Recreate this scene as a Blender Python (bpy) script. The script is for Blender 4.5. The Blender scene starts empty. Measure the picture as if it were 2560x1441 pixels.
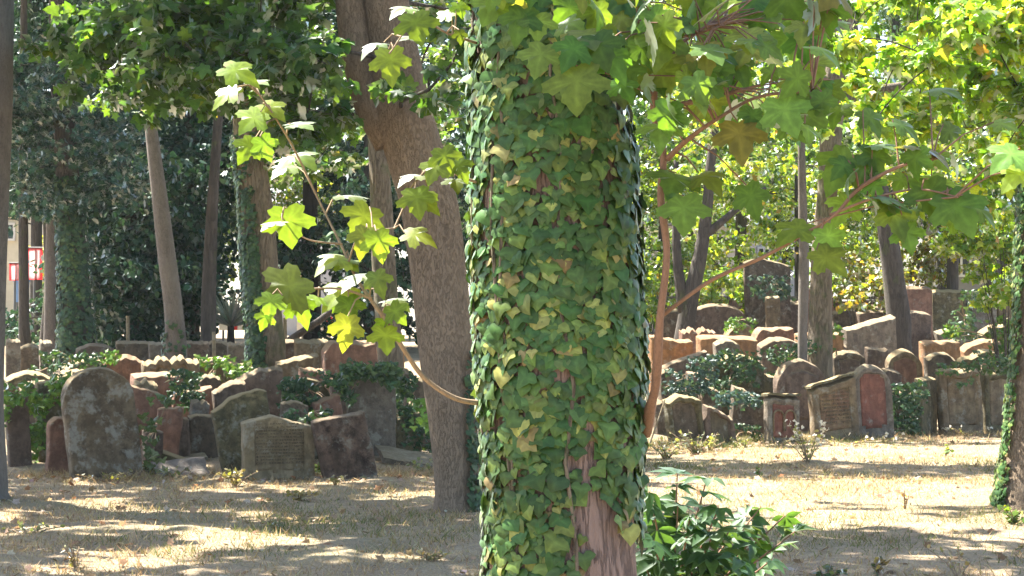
import bpy, math, random
import numpy as np
from mathutils import Vector, Matrix, Euler

# ------------------------------------------------------------------ camera, sky, sun, exposure
sc = bpy.context.scene
EYE = 1.6
F = 4800.0 / 2560.0
PITCH = math.atan(99.5 / 4800.0)
cam_d = bpy.data.cameras.new("camera"); cam = bpy.data.objects.new("camera", cam_d)
sc.collection.objects.link(cam); sc.camera = cam
cam_d.sensor_width = 36.0; cam_d.lens = 36.0 * F
cam_d.clip_start = 0.1; cam_d.clip_end = 900.0
cam.location = (0, 0, EYE); cam.rotation_euler = (math.pi / 2 + PITCH, 0, 0)

SUN_AZ = math.radians(50)      # towards the back left of the view
SUN_EL = math.radians(57)
world = bpy.data.worlds.new("World"); sc.world = world; world.use_nodes = True
wn = world.node_tree.nodes; wl = world.node_tree.links
bg = wn['Background']; sky = wn.new('ShaderNodeTexSky'); sky.sky_type = 'NISHITA'
sky.sun_disc = False; sky.sun_elevation = SUN_EL; sky.sun_rotation = -SUN_AZ
sky.air_density = 1.0; sky.dust_density = 1.6; sky.ozone_density = 0.8
wl.new(sky.outputs[0], bg.inputs[0]); bg.inputs[1].default_value = 0.078
sun_d = bpy.data.lights.new("sun", 'SUN'); sun = bpy.data.objects.new("sun", sun_d)
sc.collection.objects.link(sun)
sun_d.energy = 5.0; sun_d.angle = math.radians(0.5); sun_d.color = (1.0, 0.93, 0.82)
SV = Vector((-math.sin(SUN_AZ) * math.cos(SUN_EL), math.cos(SUN_AZ) * math.cos(SUN_EL), math.sin(SUN_EL)))
sun.rotation_euler = SV.to_track_quat('Z', 'Y').to_euler()
sc.view_settings.view_transform = 'Standard'; sc.view_settings.look = 'None'
sc.view_settings.gamma = 1.0; sc.view_settings.use_curve_mapping = False
sc.view_settings.exposure = 2.58
try:
    sc.view_settings.use_white_balance = True; sc.view_settings.white_balance_temperature = 6600
except Exception:
    pass
try:
    sc.cycles.max_bounces = 7; sc.cycles.diffuse_bounces = 4; sc.cycles.glossy_bounces = 2
    sc.cycles.transmission_bounces = 4; sc.cycles.transparent_max_bounces = 4
    sc.cycles.use_denoising = True; sc.cycles.caustics_reflective = False; sc.cycles.caustics_refractive = False
except Exception:
    pass

rng = np.random.default_rng(11)
random.seed(5)
COL = sc.collection

# ------------------------------------------------------------------ helpers
def P(px, py, Y):
    """point at depth Y seen at pixel (px, py) of the 2560x1441 photograph"""
    x = (px - 1280.0) / 4800.0; v = (720.5 - py) / 4800.0
    dy = math.cos(PITCH) - v * math.sin(PITCH); dz = math.sin(PITCH) + v * math.cos(PITCH)
    return Vector((x / dy * Y, Y, EYE + dz / dy * Y))

def sstep(a, b, x):
    t = np.clip((x - a) / (b - a), 0, 1); return t * t * (3 - 2 * t)

def front_line(x):
    return np.interp(x, [-8, -1.3, 2.0, 7.5, 12], [20.6, 21.0, 26.2, 29.2, 31])

_tab = rng.random((64, 64, 64))
def vnoise(x, y, z=0.0):
    x = np.asarray(x, float); y = np.asarray(y, float); z = np.asarray(z, float) + 0 * x
    xi = np.floor(x).astype(int); yi = np.floor(y).astype(int); zi = np.floor(z).astype(int)
    fx = x - xi; fy = y - yi; fz = z - zi
    fx = fx * fx * (3 - 2 * fx); fy = fy * fy * (3 - 2 * fy); fz = fz * fz * (3 - 2 * fz)
    def T(a, b, c): return _tab[(xi + a) & 63, (yi + b) & 63, (zi + c) & 63]
    r = 0
    for a in (0, 1):
        for b in (0, 1):
            for c in (0, 1):
                r = r + T(a, b, c) * (fx if a else 1 - fx) * (fy if b else 1 - fy) * (fz if c else 1 - fz)
    return r
def fbm(x, y, z=0.0, o=4):
    s = 0; a = .5
    for i in range(o):
        s = s + a * (vnoise(np.asarray(x) * 2 ** i + i * 7.3, np.asarray(y) * 2 ** i + i * 3.1, np.asarray(z) * 2 ** i) - .5); a *= .5
    return s * 2

def terrain(x, y):
    x = np.asarray(x, float); y = np.asarray(y, float)
    s = np.maximum(0, y - front_line(x) - 0.3)
    h = 0.075 * s
    h = np.where(h > 0.8, 0.8 + 0.5 * (1 - np.exp(-(np.maximum(h, .8) - 0.8) / 0.5)), h)
    h = h + 0.04 * fbm(x * .35, y * .35, 1.0, 3)
    return h
def tz(x, y): return float(terrain(x, y))

def link(o, parent=None):
    COL.objects.link(o)
    if parent is not None: o.parent = parent
    return o
def mesh_obj(name, verts, faces, mat, parent=None, smooth=False):
    me = bpy.data.meshes.new(name)
    me.from_pydata([tuple(v) for v in verts], [], [tuple(int(i) for i in f) for f in faces])
    me.materials.append(mat)
    if smooth: me.polygons.foreach_set('use_smooth', [True] * len(me.polygons))
    me.update()
    return link(bpy.data.objects.new(name, me), parent)
def tag(o, label=None, cat=None, group=None, kind=None):
    if label: o['label'] = label
    if cat: o['category'] = cat
    if group: o['group'] = group
    if kind: o['kind'] = kind
    return o
def thing(name, label, cat, loc=(0, 0, 0), rot=(0, 0, 0), group=None):
    o = bpy.data.objects.new(name, None); COL.objects.link(o)
    o.empty_display_size = 0.2
    o.location = loc; o.rotation_euler = rot
    return tag(o, label, cat, group)

class MB:
    """collects verts / faces of one mesh"""
    def __init__(s): s.v = []; s.f = []
    def add(s, v, f):
        b = len(s.v); s.v += [tuple(p) for p in v]; s.f += [tuple(i + b for i in q) for q in f]
    def box(s, c, d, M=None):
        cx, cy, cz = c; x, y, z = d[0] / 2, d[1] / 2, d[2] / 2
        v = [Vector((cx + i * x, cy + j * y, cz + k * z)) for i in (-1, 1) for j in (-1, 1) for k in (-1, 1)]
        if M is not None: v = [M @ p for p in v]
        s.add(v, [(0, 1, 3, 2), (4, 6, 7, 5), (0, 4, 5, 1), (2, 3, 7, 6), (0, 2, 6, 4), (1, 5, 7, 3)])
    def tube(s, pts, rad, n=8, bump=None, cap=True):
        pts = [Vector(p) for p in pts]; b = len(s.v); N = len(pts)
        for i, p in enumerate(pts):
            t = (pts[min(i + 1, N - 1)] - pts[max(i - 1, 0)]).normalized()
            ref = Vector((0, 1, 0)) if abs(t.y) < .9 else Vector((1, 0, 0))
            a = t.cross(ref).normalized(); c = t.cross(a).normalized()
            for k in range(n):
                th = 2 * math.pi * k / n
                r = rad[i]
                if bump is not None: r *= bump(th, p, i)
                s.v.append(tuple(p + (a * math.cos(th) + c * math.sin(th)) * r))
        for i in range(N - 1):
            for k in range(n):
                k2 = (k + 1) % n
                s.f.append((b + i * n + k, b + i * n + k2, b + (i + 1) * n + k2, b + (i + 1) * n + k))
        if cap:
            s.f.append(tuple(b + k for k in range(n))[::-1]); s.f.append(tuple(b + (N - 1) * n + k for k in range(n)))
    def build(s, name, mat, parent=None, smooth=False):
        return mesh_obj(name, s.v, s.f, mat, parent, smooth)

def spline(pts, n):
    """Catmull-Rom through tuples"""
    a = np.array(pts, float); out = []
    a = np.vstack([2 * a[0] - a[1], a, 2 * a[-1] - a[-2]])
    seg = len(a) - 3
    for s_ in range(seg):
        p0, p1, p2, p3 = a[s_:s_ + 4]
        m = n // seg + 1
        for i in range(m):
            t = i / m
            out.append(.5 * (2 * p1 + (p2 - p0) * t + (2 * p0 - 5 * p1 + 4 * p2 - p3) * t * t + (3 * p1 - p0 - 3 * p2 + p3) * t ** 3))
    out.append(a[-2]); return np.array(out)

# ------------------------------------------------------------------ materials
def newmat(name):
    m = bpy.data.materials.new(name); m.use_nodes = True
    nt = m.node_tree; N = nt.nodes; L = nt.links
    b = N.get('Principled BSDF')
    return m, nt, N, L, b
def noise(N, L, vec, scale, detail=4, rough=.6):
    n = N.new('ShaderNodeTexNoise'); n.inputs['Scale'].default_value = scale
    n.inputs['Detail'].default_value = detail; n.inputs['Roughness'].default_value = rough
    if vec is not None: L.new(vec, n.inputs['Vector'])
    return n
def ramp(N, L, fac, stops):
    r = N.new('ShaderNodeValToRGB'); e = r.color_ramp.elements
    while len(e) < len(stops): e.new(.5)
    for i, (p, c) in enumerate(stops):
        e[i].position = p; e[i].color = (c[0], c[1], c[2], 1) if isinstance(c, (tuple, list)) else (c, c, c, 1)
    L.new(fac, r.inputs[0]); return r
def mix(N, L, fac, a, b, blend='MIX'):
    m = N.new('ShaderNodeMix'); m.data_type = 'RGBA'; m.blend_type = blend
    if hasattr(fac, 'links'): L.new(fac, m.inputs[0])
    else: m.inputs[0].default_value = fac
    for i, c in ((6, a), (7, b)):
        if hasattr(c, 'links'): L.new(c, m.inputs[i])
        else: m.inputs[i].default_value = (c[0], c[1], c[2], 1)
    return m.outputs[2]
def math_(N, L, op, a, b):
    m = N.new('ShaderNodeMath'); m.operation = op
    for i, c in ((0, a), (1, b)):
        if hasattr(c, 'links'): L.new(c, m.inputs[i])
        else: m.inputs[i].default_value = c
    return m.outputs[0]
def coords(N, L, scale=(1, 1, 1), rand=True):
    tc = N.new('ShaderNodeTexCoord'); mp = N.new('ShaderNodeMapping'); mp.inputs['Scale'].default_value = scale
    L.new(tc.outputs['Object'], mp.inputs['Vector'])
    if rand:
        oi = N.new('ShaderNodeObjectInfo'); m = math_(N, L, 'MULTIPLY', oi.outputs['Random'], 37.0)
        cb = N.new('ShaderNodeCombineXYZ')
        for i in range(3): L.new(m, cb.inputs[i])
        L.new(cb.outputs[0], mp.inputs['Location'])
    return mp.outputs[0]
def bumpn(N, L, b, h, strength, dist=.02):
    bp = N.new('ShaderNodeBump'); bp.inputs['Strength'].default_value = strength; bp.inputs['Distance'].default_value = dist
    L.new(h, bp.inputs['Height']); L.new(bp.outputs[0], b.inputs['Normal'])

def stone_mat(name, c1, c2, dark=.5, lichen=0.25, lich_col=(.30, .30, .25), moss=.5, rough_s=9, bs=.8, layers=False):
    c1 = tuple(x * k for x, k in zip(c1, (.86, .80, .70))); c2 = tuple(x * k for x, k in zip(c2, (.86, .80, .70)))
    m, nt, N, L, b = newmat(name)
    v = coords(N, L)
    n1 = noise(N, L, v, 3.2, 6, .65)
    base = mix(N, L, ramp(N, L, n1.outputs[0], [(.38, 0), (.62, 1)]).outputs[0], c1, c2)
    n2 = noise(N, L, v, rough_s, 8, .7)
    base = mix(N, L, ramp(N, L, n2.outputs[0], [(.40, min(1, dark * 1.3)), (.56, 0)]).outputs[0], base, tuple(x * .28 for x in c1))
    vs = coords(N, L, (1, 1, .22)); n5 = noise(N, L, vs, 11, 5, .6)
    base = mix(N, L, ramp(N, L, n5.outputs[0], [(.42, .5), (.58, 0)]).outputs[0], base, tuple(x * .45 for x in c2))
    n3 = noise(N, L, v, 5.5, 5, .6); n3b = noise(N, L, v, 30, 3, .5)
    lf = math_(N, L, 'ADD', n3.outputs[0], math_(N, L, 'MULTIPLY', n3b.outputs[0], .25))
    base = mix(N, L, ramp(N, L, lf, [(.72 - lichen * .22, 0), (.84 - lichen * .22, .62)]).outputs[0], base, lich_col)
    g = N.new('ShaderNodeNewGeometry'); sx = N.new('ShaderNodeSeparateXYZ'); L.new(g.outputs['Normal'], sx.inputs[0])
    up = ramp(N, L, sx.outputs[2], [(.25, 0), (.8, 1)]).outputs[0]
    nm = noise(N, L, v, 7, 4, .6)
    moss_lit = math_(N, L, 'ADD', math_(N, L, 'MULTIPLY', up, .75), math_(N, L, 'SUBTRACT', nm.outputs[0], .55 - moss * .12))
    base = mix(N, L, ramp(N, L, moss_lit, [(.12, 0), (.45, moss)]).outputs[0], base, (.27, .205, .10))  # moss tint on upward faces also carries the ochre of sunlit tops
    L.new(base, b.inputs['Base Color']); b.inputs['Roughness'].default_value = .92
    nb = noise(N, L, v, 22, 8, .75)
    h = math_(N, L, 'ADD', nb.outputs[0], math_(N, L, 'MULTIPLY', n2.outputs[0], 1.3))
    if layers:
        v2 = coords(N, L, (1, 1, 14)); nl = noise(N, L, v2, 3, 4, .6); h = math_(N, L, 'ADD', h, nl.outputs[0])
    bumpn(N, L, b, h, bs, .025)
    return m

M = {}
M['red'] = stone_mat('red_sandstone', (.26, .15, .115), (.33, .20, .155), .45, .05, moss=.4)
M['tan'] = stone_mat('tan_sandstone', (.30, .25, .17), (.24, .185, .125), .5, .15, moss=.5)
M['pale'] = stone_mat('pale_sandstone', (.36, .31, .22), (.28, .25, .17), .4, .2, moss=.35)
M['grey'] = stone_mat('grey_stone', (.20, .185, .165), (.26, .23, .20), .5, .2, moss=.45)
M['purple'] = stone_mat('dark_purple_stone', (.17, .13, .11), (.22, .17, .14), .5, .05, moss=.35)
M['dark'] = stone_mat('dark_stone', (.14, .12, .095), (.19, .155, .12), .6, .1, moss=.5)
M['blotch'] = stone_mat('lichen_blotched_stone', (.17, .14, .105), (.24, .20, .14), .6, .42, (.32, .32, .28), moss=.4, rough_s=6)
M['pitted'] = stone_mat('pitted_dark_stone', (.15, .105, .085), (.26, .20, .17), .95, .1, moss=.25, rough_s=7, bs=1.4)
M['orange'] = stone_mat('orange_sandstone', (.42, .24, .12), (.36, .22, .13), .35, .05, moss=.3)
M['mossy'] = stone_mat('moss_covered_stone', (.13, .13, .075), (.18, .16, .09), .6, .1, moss=.8)
M['redpanel'] = stone_mat('red_panel_stone', (.27, .115, .09), (.31, .15, .115), .35, 0, moss=.1)
M['layered'] = stone_mat('layered_red_tan_stone', (.30, .165, .12), (.30, .23, .14), .4, .05, moss=.2, layers=True)
M['slate'] = stone_mat('blue_grey_slab', (.20, .19, .20), (.25, .23, .24), .3, .05, moss=.1)
M['groove'] = stone_mat('shaded_groove_stone', (.15, .13, .095), (.18, .155, .11), .3, 0, moss=.1)

def bark_mat(name, c1, c2, sc_=(9, 9, 1.6), moss=0.0, bs=1.0, dist=.03):
    m, nt, N, L, b = newmat(name)
    v = coords(N, L, sc_); v2 = coords(N, L, (sc_[0] * 2.4, sc_[1] * 2.4, sc_[2] * 2.2))
    n1 = noise(N, L, v, 2.2, 8, .72); n0 = noise(N, L, coords(N, L, (1, 1, .6)), 2.0, 4, .6); n2 = noise(N, L, v2, 1.3, 5, .6)
    rd = math_(N, L, 'ABSOLUTE', math_(N, L, 'SUBTRACT', n2.outputs[0], .5), 0.0)
    crack = ramp(N, L, rd, [(0, 1), (.045, 0)]).outputs[0]
    base = mix(N, L, ramp(N, L, n1.outputs[0], [(.35, 0), (.68, 1)]).outputs[0], c1, c2)
    base = mix(N, L, math_(N, L, 'MULTIPLY', crack, .5), base, tuple(x * .35 for x in c1))
    base = mix(N, L, ramp(N, L, n0.outputs[0], [(.4, 0), (.7, .5)]).outputs[0], base, tuple(x * 1.3 for x in c2))
    if moss:
        nm = noise(N, L, coords(N, L, (1, 1, .7)), 3.5, 5, .65)
        base = mix(N, L, ramp(N, L, nm.outputs[0], [(.62 - moss * .2, 0), (.72 - moss * .2, .7)]).outputs[0], base, (.09, .11, .04))
    L.new(base, b.inputs['Base Color']); b.inputs['Roughness'].default_value = .9
    h = math_(N, L, 'SUBTRACT', n1.outputs[0], math_(N, L, 'MULTIPLY', crack, .5))
    bumpn(N, L, b, h, bs, dist)
    return m
M['bark'] = bark_mat('brown_bark', (.18, .13, .085), (.265, .20, .135), (14, 14, 4.5), bs=.8)
M['bark_pink'] = bark_mat('reddish_bark', (.19, .125, .10), (.36, .26, .22), (16, 16, 2.0), bs=1.0)
M['bark_grey'] = bark_mat('grey_bark', (.115, .10, .088), (.165, .148, .13), (9, 9, 4), bs=.5)
M['bark_dark'] = bark_mat('dark_bark', (.055, .048, .04), (.095, .082, .07), (8, 8, 1.4), moss=.2)
M['bark_moss'] = bark_mat('mossy_bark', (.15, .12, .085), (.22, .18, .125), moss=.5)
M['twig'] = bark_mat('reddish_twig', (.17, .095, .06), (.24, .14, .09), (25, 25, 8), bs=.3, dist=.004)
M['twig_tan'] = bark_mat('tan_twig', (.22, .16, .10), (.29, .21, .13), (25, 25, 8), bs=.3, dist=.004)

def leaf_mat(name, trans=.45, gain=(1.9, 1.75, .55), gloss=.06, rough=.38):
    m, nt, N, L, b = newmat(name); N.remove(b)
    at = N.new('ShaderNodeAttribute'); at.attribute_name = 'Col'
    d = N.new('ShaderNodeBsdfDiffuse'); t = N.new('ShaderNodeBsdfTranslucent'); g = N.new('ShaderNodeBsdfGlossy')
    nz = noise(N, L, coords(N, L, rand=False), 45, 4, .6); sp = noise(N, L, coords(N, L, rand=False), 9, 3, .6)
    cc = mix(N, L, 1.0, at.outputs['Color'], ramp(N, L, nz.outputs[0], [(.3, .78), (.7, 1.2)]).outputs[0], 'MULTIPLY')
    cc = mix(N, L, 1.0, cc, ramp(N, L, sp.outputs[0], [(.3, .85), (.7, 1.12)]).outputs[0], 'MULTIPLY')
    L.new(cc, d.inputs[0])
    L.new(mix(N, L, 1.0, cc, gain, 'MULTIPLY'), t.inputs[0])
    g.inputs['Roughness'].default_value = rough; g.inputs[0].default_value = (.9, .95, 1, 1)
    mx = N.new('ShaderNodeMixShader'); mx.inputs[0].default_value = trans
    L.new(d.outputs[0], mx.inputs[1]); L.new(t.outputs[0], mx.inputs[2])
    m2 = N.new('ShaderNodeMixShader'); 
    fr = N.new('ShaderNodeFresnel'); fr.inputs[0].default_value = 1.38
    L.new(math_(N, L, 'MULTIPLY', fr.outputs[0], gloss * 12), m2.inputs[0])
    L.new(mx.outputs[0], m2.inputs[1]); L.new(g.outputs[0], m2.inputs[2])
    L.new(m2.outputs[0], N['Material Output'].inputs[0])
    return m
M['leaf'] = leaf_mat('maple_leaf', .5, (2.3, 2.1, .5), .035, .45)
M['leaf_far'] = leaf_mat('tree_leaf', .5, (2.4, 2.0, .5), .05)
M['leaf_dark'] = leaf_mat('evergreen_leaf', .18, (1.2, 1.3, .6), .02, .55)
M['ivy'] = leaf_mat('ivy_leaf', .22, (1.6, 1.7, .6), .045, .42)
M['dry'] = leaf_mat('dry_grass_blade', .4, (1.2, 1.1, .9), .0)

def plain(name, c, rough=.7, var=.25, scale=6):
    m, nt, N, L, b = newmat(name); v = coords(N, L); n = noise(N, L, v, scale, 5, .6)
    L.new(mix(N, L, ramp(N, L, n.outputs[0], [(.35, 0), (.65, 1)]).outputs[0], tuple(x * (1 - var) for x in c), c), b.inputs['Base Color'])
    b.inputs['Roughness'].default_value = rough; return m

def ground_mat():
    m, nt, N, L, b = newmat('dry_grass_ground'); v = coords(N, L, rand=False)
    n1 = noise(N, L, v, .9, 6, .65); n2 = noise(N, L, v, 8, 8, .7); n3 = noise(N, L, v, .5, 4, .6); n4 = noise(N, L, v, 60, 4, .6)
    base = mix(N, L, ramp(N, L, n1.outputs[0], [(.36, 0), (.6, 1)]).outputs[0], (.26, .18, .11), (.45, .335, .20))
    base = mix(N, L, ramp(N, L, n2.outputs[0], [(.38, .8), (.58, 0)]).outputs[0], base, (.17, .125, .085))
    base = mix(N, L, ramp(N, L, n3.outputs[0], [(.48, 0), (.62, .55)]).outputs[0], base, (.17, .165, .085))
    base = mix(N, L, ramp(N, L, n4.outputs[0], [(.45, 0), (.62, .6)]).outputs[0], base, (.50, .41, .28))
    L.new(base, b.inputs['Base Color']); b.inputs['Roughness'].default_value = .95
    bumpn(N, L, b, math_(N, L, 'ADD', n2.outputs[0], n4.outputs[0]), .9, .05)
    return m
M['ground'] = ground_mat()

# ------------------------------------------------------------------ leaf templates and scatter
def fan_leaf(half, cy, ring=.55, droop=.25, fold=.12, cols=None):
    pts = [(x, y) for x, y in half] + [(-x, y) for x, y in half[::-1] if x > 1e-6]
    n = len(pts); v = [(0, cy)]
    if ring: v += [(x * ring, cy + (y - cy) * ring) for x, y in pts]
    v += pts
    V = []
    for x, y in v:
        r2 = x * x + (y - cy) ** 2
        V.append((x, y, fold * abs(x) - droop * r2 - droop * .5 * max(0, y - .3) ** 2))
    f = []
    # paler along the veins that run to the lobe tips
    rad = np.array([math.hypot(x, y - cy) for x, y in pts]); ws = np.ones(n)
    for i in range(n):
        ws[i] = 1.22 if (rad[i] > rad[i - 1] and rad[i] > rad[(i + 1) % n]) else .92
    if ring:
        for i in range(n):
            j = (i + 1) % n
            f.append((0, 1 + i, 1 + j)); f.append((1 + i, 1 + n + i, 1 + n + j, 1 + j))
        w = np.concatenate([[1.25], ws, np.full(n, .96)])
    else:
        for i in range(n): f.append((0, 1 + i, 1 + (i + 1) % n))
        w = np.concatenate([[1.2], .5 + .5 * ws])
    return np.array(V), f, w
MAPLE_H = [(0, .03), (.10, -.05), (.27, -.10), (.34, -.03), (.45, .0), (.43, .10), (.38, .19), (.50, .27), (.66, .36), (.63, .46), (.66, .56), (.52, .57), (.44, .64), (.31, .55), (.27, .66), (.29, .78), (.19, .84), (.13, .95), (0, 1.10)]
T_MAPLE = fan_leaf(MAPLE_H, .33, .55, .28, .10)
T_MAPLE_MID = fan_leaf([(0, .03), (.27, -.10), (.45, .0), (.38, .19), (.66, .36), (.60, .56), (.31, .55), (.27, .76), (0, 1.08)], .33, None, .30, .10)
T_IVY = fan_leaf([(0, .05), (.18, -.10), (.40, -.08), (.66, .14), (.54, .28), (.38, .36), (.30, .50), (.16, .70), (0, .88)], .28, .55, .30, .12)
T_IVY2 = fan_leaf([(0, .06), (.22, -.12), (.46, -.04), (.56, .20), (.42, .44), (.20, .68), (0, .88)], .32, .55, .30, .16)
def lance_group(n=5, spread=130, w=.16):
    V = []; f = []
    for k in range(n):
        a = math.radians(-spread / 2 + spread * k / (n - 1)); l = 1 - .25 * abs(2 * k / (n - 1) - 1)
        b = len(V)
        for x, y, z in ((0, .04, 0), (w * .7, .3, .03), (w * .8, .55, .0), (.0, 1.0, -.2), (-w * .8, .55, .0), (-w * .7, .3, .03), (0, .45, -.05)):
            x *= l; y *= l
            V.append((x * math.cos(a) + y * math.sin(a), -x * math.sin(a) + y * math.cos(a), z))
        f += [(b, b + 1, b + 6), (b + 1, b + 2, b + 6), (b + 2, b + 3, b + 6), (b + 3, b + 4, b + 6), (b + 4, b + 5, b + 6), (b + 5, b, b + 6)]
    return np.array(V), f
T_PALM = lance_group(5, 170, .24)
T_FAR = (np.array([(0, 0, 0), (.34, .3, -.02), (.3, .62, -.05), (0, 1, -.16), (-.3, .62, -.05), (-.34, .3, -.02), (0, .5, -.0)]), [(0, 1, 6), (1, 2, 3, 6), (3, 4, 5, 6), (5, 0, 6)])
T_FAR5 = (np.array([(0, 0, 0), (.42, .05, -.04), (.30, .26, -.02), (.58, .5, -.10), (.24, .58, -.04), (0, 1, -.16), (-.24, .58, -.04), (-.58, .5, -.10), (-.30, .26, -.02), (-.42, .05, -.04), (0, .38, .02)]),
          [(0, 1, 2, 10), (2, 3, 4, 10), (4, 5, 6, 10), (6, 7, 8, 10), (8, 9, 0, 10)])
T_NEEDLE = (np.array([(0, 0, 0), (.10, .25, 0), (.45, .45, -.05), (.12, .5, 0), (.35, .8, -.08), (.06, .75, 0), (0, 1.05, -.1), (-.06, .75, 0), (-.35, .8, -.08), (-.12, .5, 0), (-.45, .45, -.05), (-.10, .25, 0)]),
            [(0, 1, 11), (1, 2, 3), (3, 4, 5), (5, 6, 7), (7, 8, 9), (9, 10, 11), (1, 3, 9, 11), (3, 5, 7, 9)])

def frames(tip, nrm):
    tip = tip / (np.linalg.norm(tip, axis=1, keepdims=True) + 1e-9)
    nrm = nrm - (nrm * tip).sum(1, keepdims=True) * tip
    nrm = nrm / (np.linalg.norm(nrm, axis=1, keepdims=True) + 1e-9)
    side = np.cross(tip, nrm)
    return np.stack([side, tip, nrm], axis=2)      # columns

def scatter(name, T, pos, tip, nrm, size, col, mat, parent=None, widen=None):
    tv, tf = T[0], T[1]; n = len(pos)
    R = frames(np.asarray(tip, float), np.asarray(nrm, float))
    size = np.broadcast_to(np.asarray(size, float), (n,))
    k = len(tv)
    # every leaf its own curl
    tvn = np.repeat(tv[None], n, 0)
    tvn[:, :, 2] *= (0.5 + 1.3 * rng.random(n))[:, None]
    tvn[:, :, 0] *= (0.85 + .3 * rng.random(n))[:, None]
    V = np.einsum('nij,nkj->nki', R, tvn) * size[:, None, None] + np.asarray(pos)[:, None, :]
    V = V.reshape(-1, 3)
    lens = np.array([len(f) for f in tf]); flat = np.concatenate([np.array(f) for f in tf])
    loops = (np.arange(n)[:, None] * k + flat[None]).ravel()
    totals = np.tile(lens, n); starts = np.concatenate([[0], np.cumsum(totals)[:-1]])
    me = bpy.data.meshes.new(name)
    me.vertices.add(len(V)); me.loops.add(len(loops)); me.polygons.add(len(totals))
    me.vertices.foreach_set('co', V.astype(np.float32).ravel())
    me.loops.foreach_set('vertex_index', loops.astype(np.int32))
    me.polygons.foreach_set('loop_start', starts.astype(np.int32))
    me.polygons.foreach_set('loop_total', totals.astype(np.int32))
    me.polygons.foreach_set('use_smooth', np.ones(len(totals), bool))
    me.update(calc_edges=True)
    at = me.color_attributes.new('Col', 'FLOAT_COLOR', 'POINT')
    c = np.ones((n, k, 4), np.float32); c[:, :, :3] = np.asarray(col)[:, None, :]
    if len(T) > 2: c[:, :, :3] *= np.asarray(T[2])[None, :, None]
    at.data.foreach_set('color', c.ravel())
    me.materials.append(mat)
    return link(bpy.data.objects.new(name, me), parent)

def pick(n, palette, weights, jit=.18):
    pal = np.array(palette, float); w = np.array(weights, float); w /= w.sum()
    c = pal[rng.choice(len(pal), n, p=w)]
    return c * (1 + jit * (rng.random((n, 1)) * 2 - 1)) * (1 + .06 * rng.standard_normal((n, 3)))
def rvec(n): 
    v = rng.standard_normal((n, 3)); return v / np.linalg.norm(v, axis=1, keepdims=True)

def clump_leaves(centers, rads, per, flat=.6, tilt=.55, layer=True):
    """leaf positions, tips and normals in soft clumps made of thin sprays"""
    pos = []; tip = []; nrm = []
    for c, r in zip(centers, rads):
        nsp = max(3, per // 12)
        sc_ = rvec(nsp) * (rng.random((nsp, 1)) ** .45) * r; sc_[:, 2] *= flat
        sd = rvec(nsp); sd[:, 2] = sd[:, 2] * .35 - .15
        m = per // nsp
        t = rng.random((nsp, m, 1)) * r * .55
        p = sc_[:, None, :] + sd[:, None, :] * t + rng.standard_normal((nsp, m, 3)) * np.array([.09, .09, .05]) * max(r, .4)
        q = sd[:, None, :] * .6 + rng.standard_normal((nsp, m, 3)) * .6 + np.array([0, 0, -.35])
        nn = np.array([0, 0, 1.0]) + rng.standard_normal((nsp, m, 3)) * tilt
        pos.append((p + np.asarray(c)).reshape(-1, 3)); tip.append(q.reshape(-1, 3)); nrm.append(nn.reshape(-1, 3))
    return np.concatenate(pos), np.concatenate(tip), np.concatenate(nrm)

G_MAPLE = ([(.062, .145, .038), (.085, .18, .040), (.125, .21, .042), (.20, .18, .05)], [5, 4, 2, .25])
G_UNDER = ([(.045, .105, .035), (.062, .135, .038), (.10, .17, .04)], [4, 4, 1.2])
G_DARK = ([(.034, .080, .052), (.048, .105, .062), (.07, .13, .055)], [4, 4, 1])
G_BRIGHT = ([(.11, .22, .035), (.18, .31, .045), (.28, .37, .06), (.36, .27, .09)], [4, 4, 3, .35])  # extra sunlight on these crowns is put into the leaf colours
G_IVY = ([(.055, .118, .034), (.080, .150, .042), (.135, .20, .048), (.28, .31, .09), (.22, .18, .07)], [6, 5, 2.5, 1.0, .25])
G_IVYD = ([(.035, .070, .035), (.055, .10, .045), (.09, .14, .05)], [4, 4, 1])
# ------------------------------------------------------------------ ground
def build_ground():
    xs = np.concatenate([[-350, -160, -80, -45, -28, -18, -13], np.linspace(-10, 12, 200), [15, 20, 28, 45, 80, 160, 350]])
    ys = np.concatenate([[-300, -120, -50, -20, -8, 0, 4, 7, 9], np.linspace(10.5, 44, 300), [48, 54, 62, 75, 100, 160, 300, 600]])
    X, Y = np.meshgrid(xs, ys)
    Z = terrain(X, Y)
    near = (np.abs(X - 1) < 12) & (Y > 9) & (Y < 45)
    Z = Z + np.where(near, .035 * fbm(X * 1.6, Y * 1.1, 5, 3) + .02 * fbm(X * 6, Y * 4, 2, 2), 0)
    nx = len(xs); ny = len(ys)
    v = np.stack([X.ravel(), Y.ravel(), Z.ravel()], 1)
    i = np.arange(nx - 1); j = np.arange(ny - 1); I, J = np.meshgrid(i, j)
    a = (J * nx + I).ravel(); f = np.stack([a, a + 1, a + nx + 1, a + nx], 1)
    o = mesh_obj('ground', v, f, M['ground'], smooth=True); o['kind'] = 'structure'
build_ground()

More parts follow.
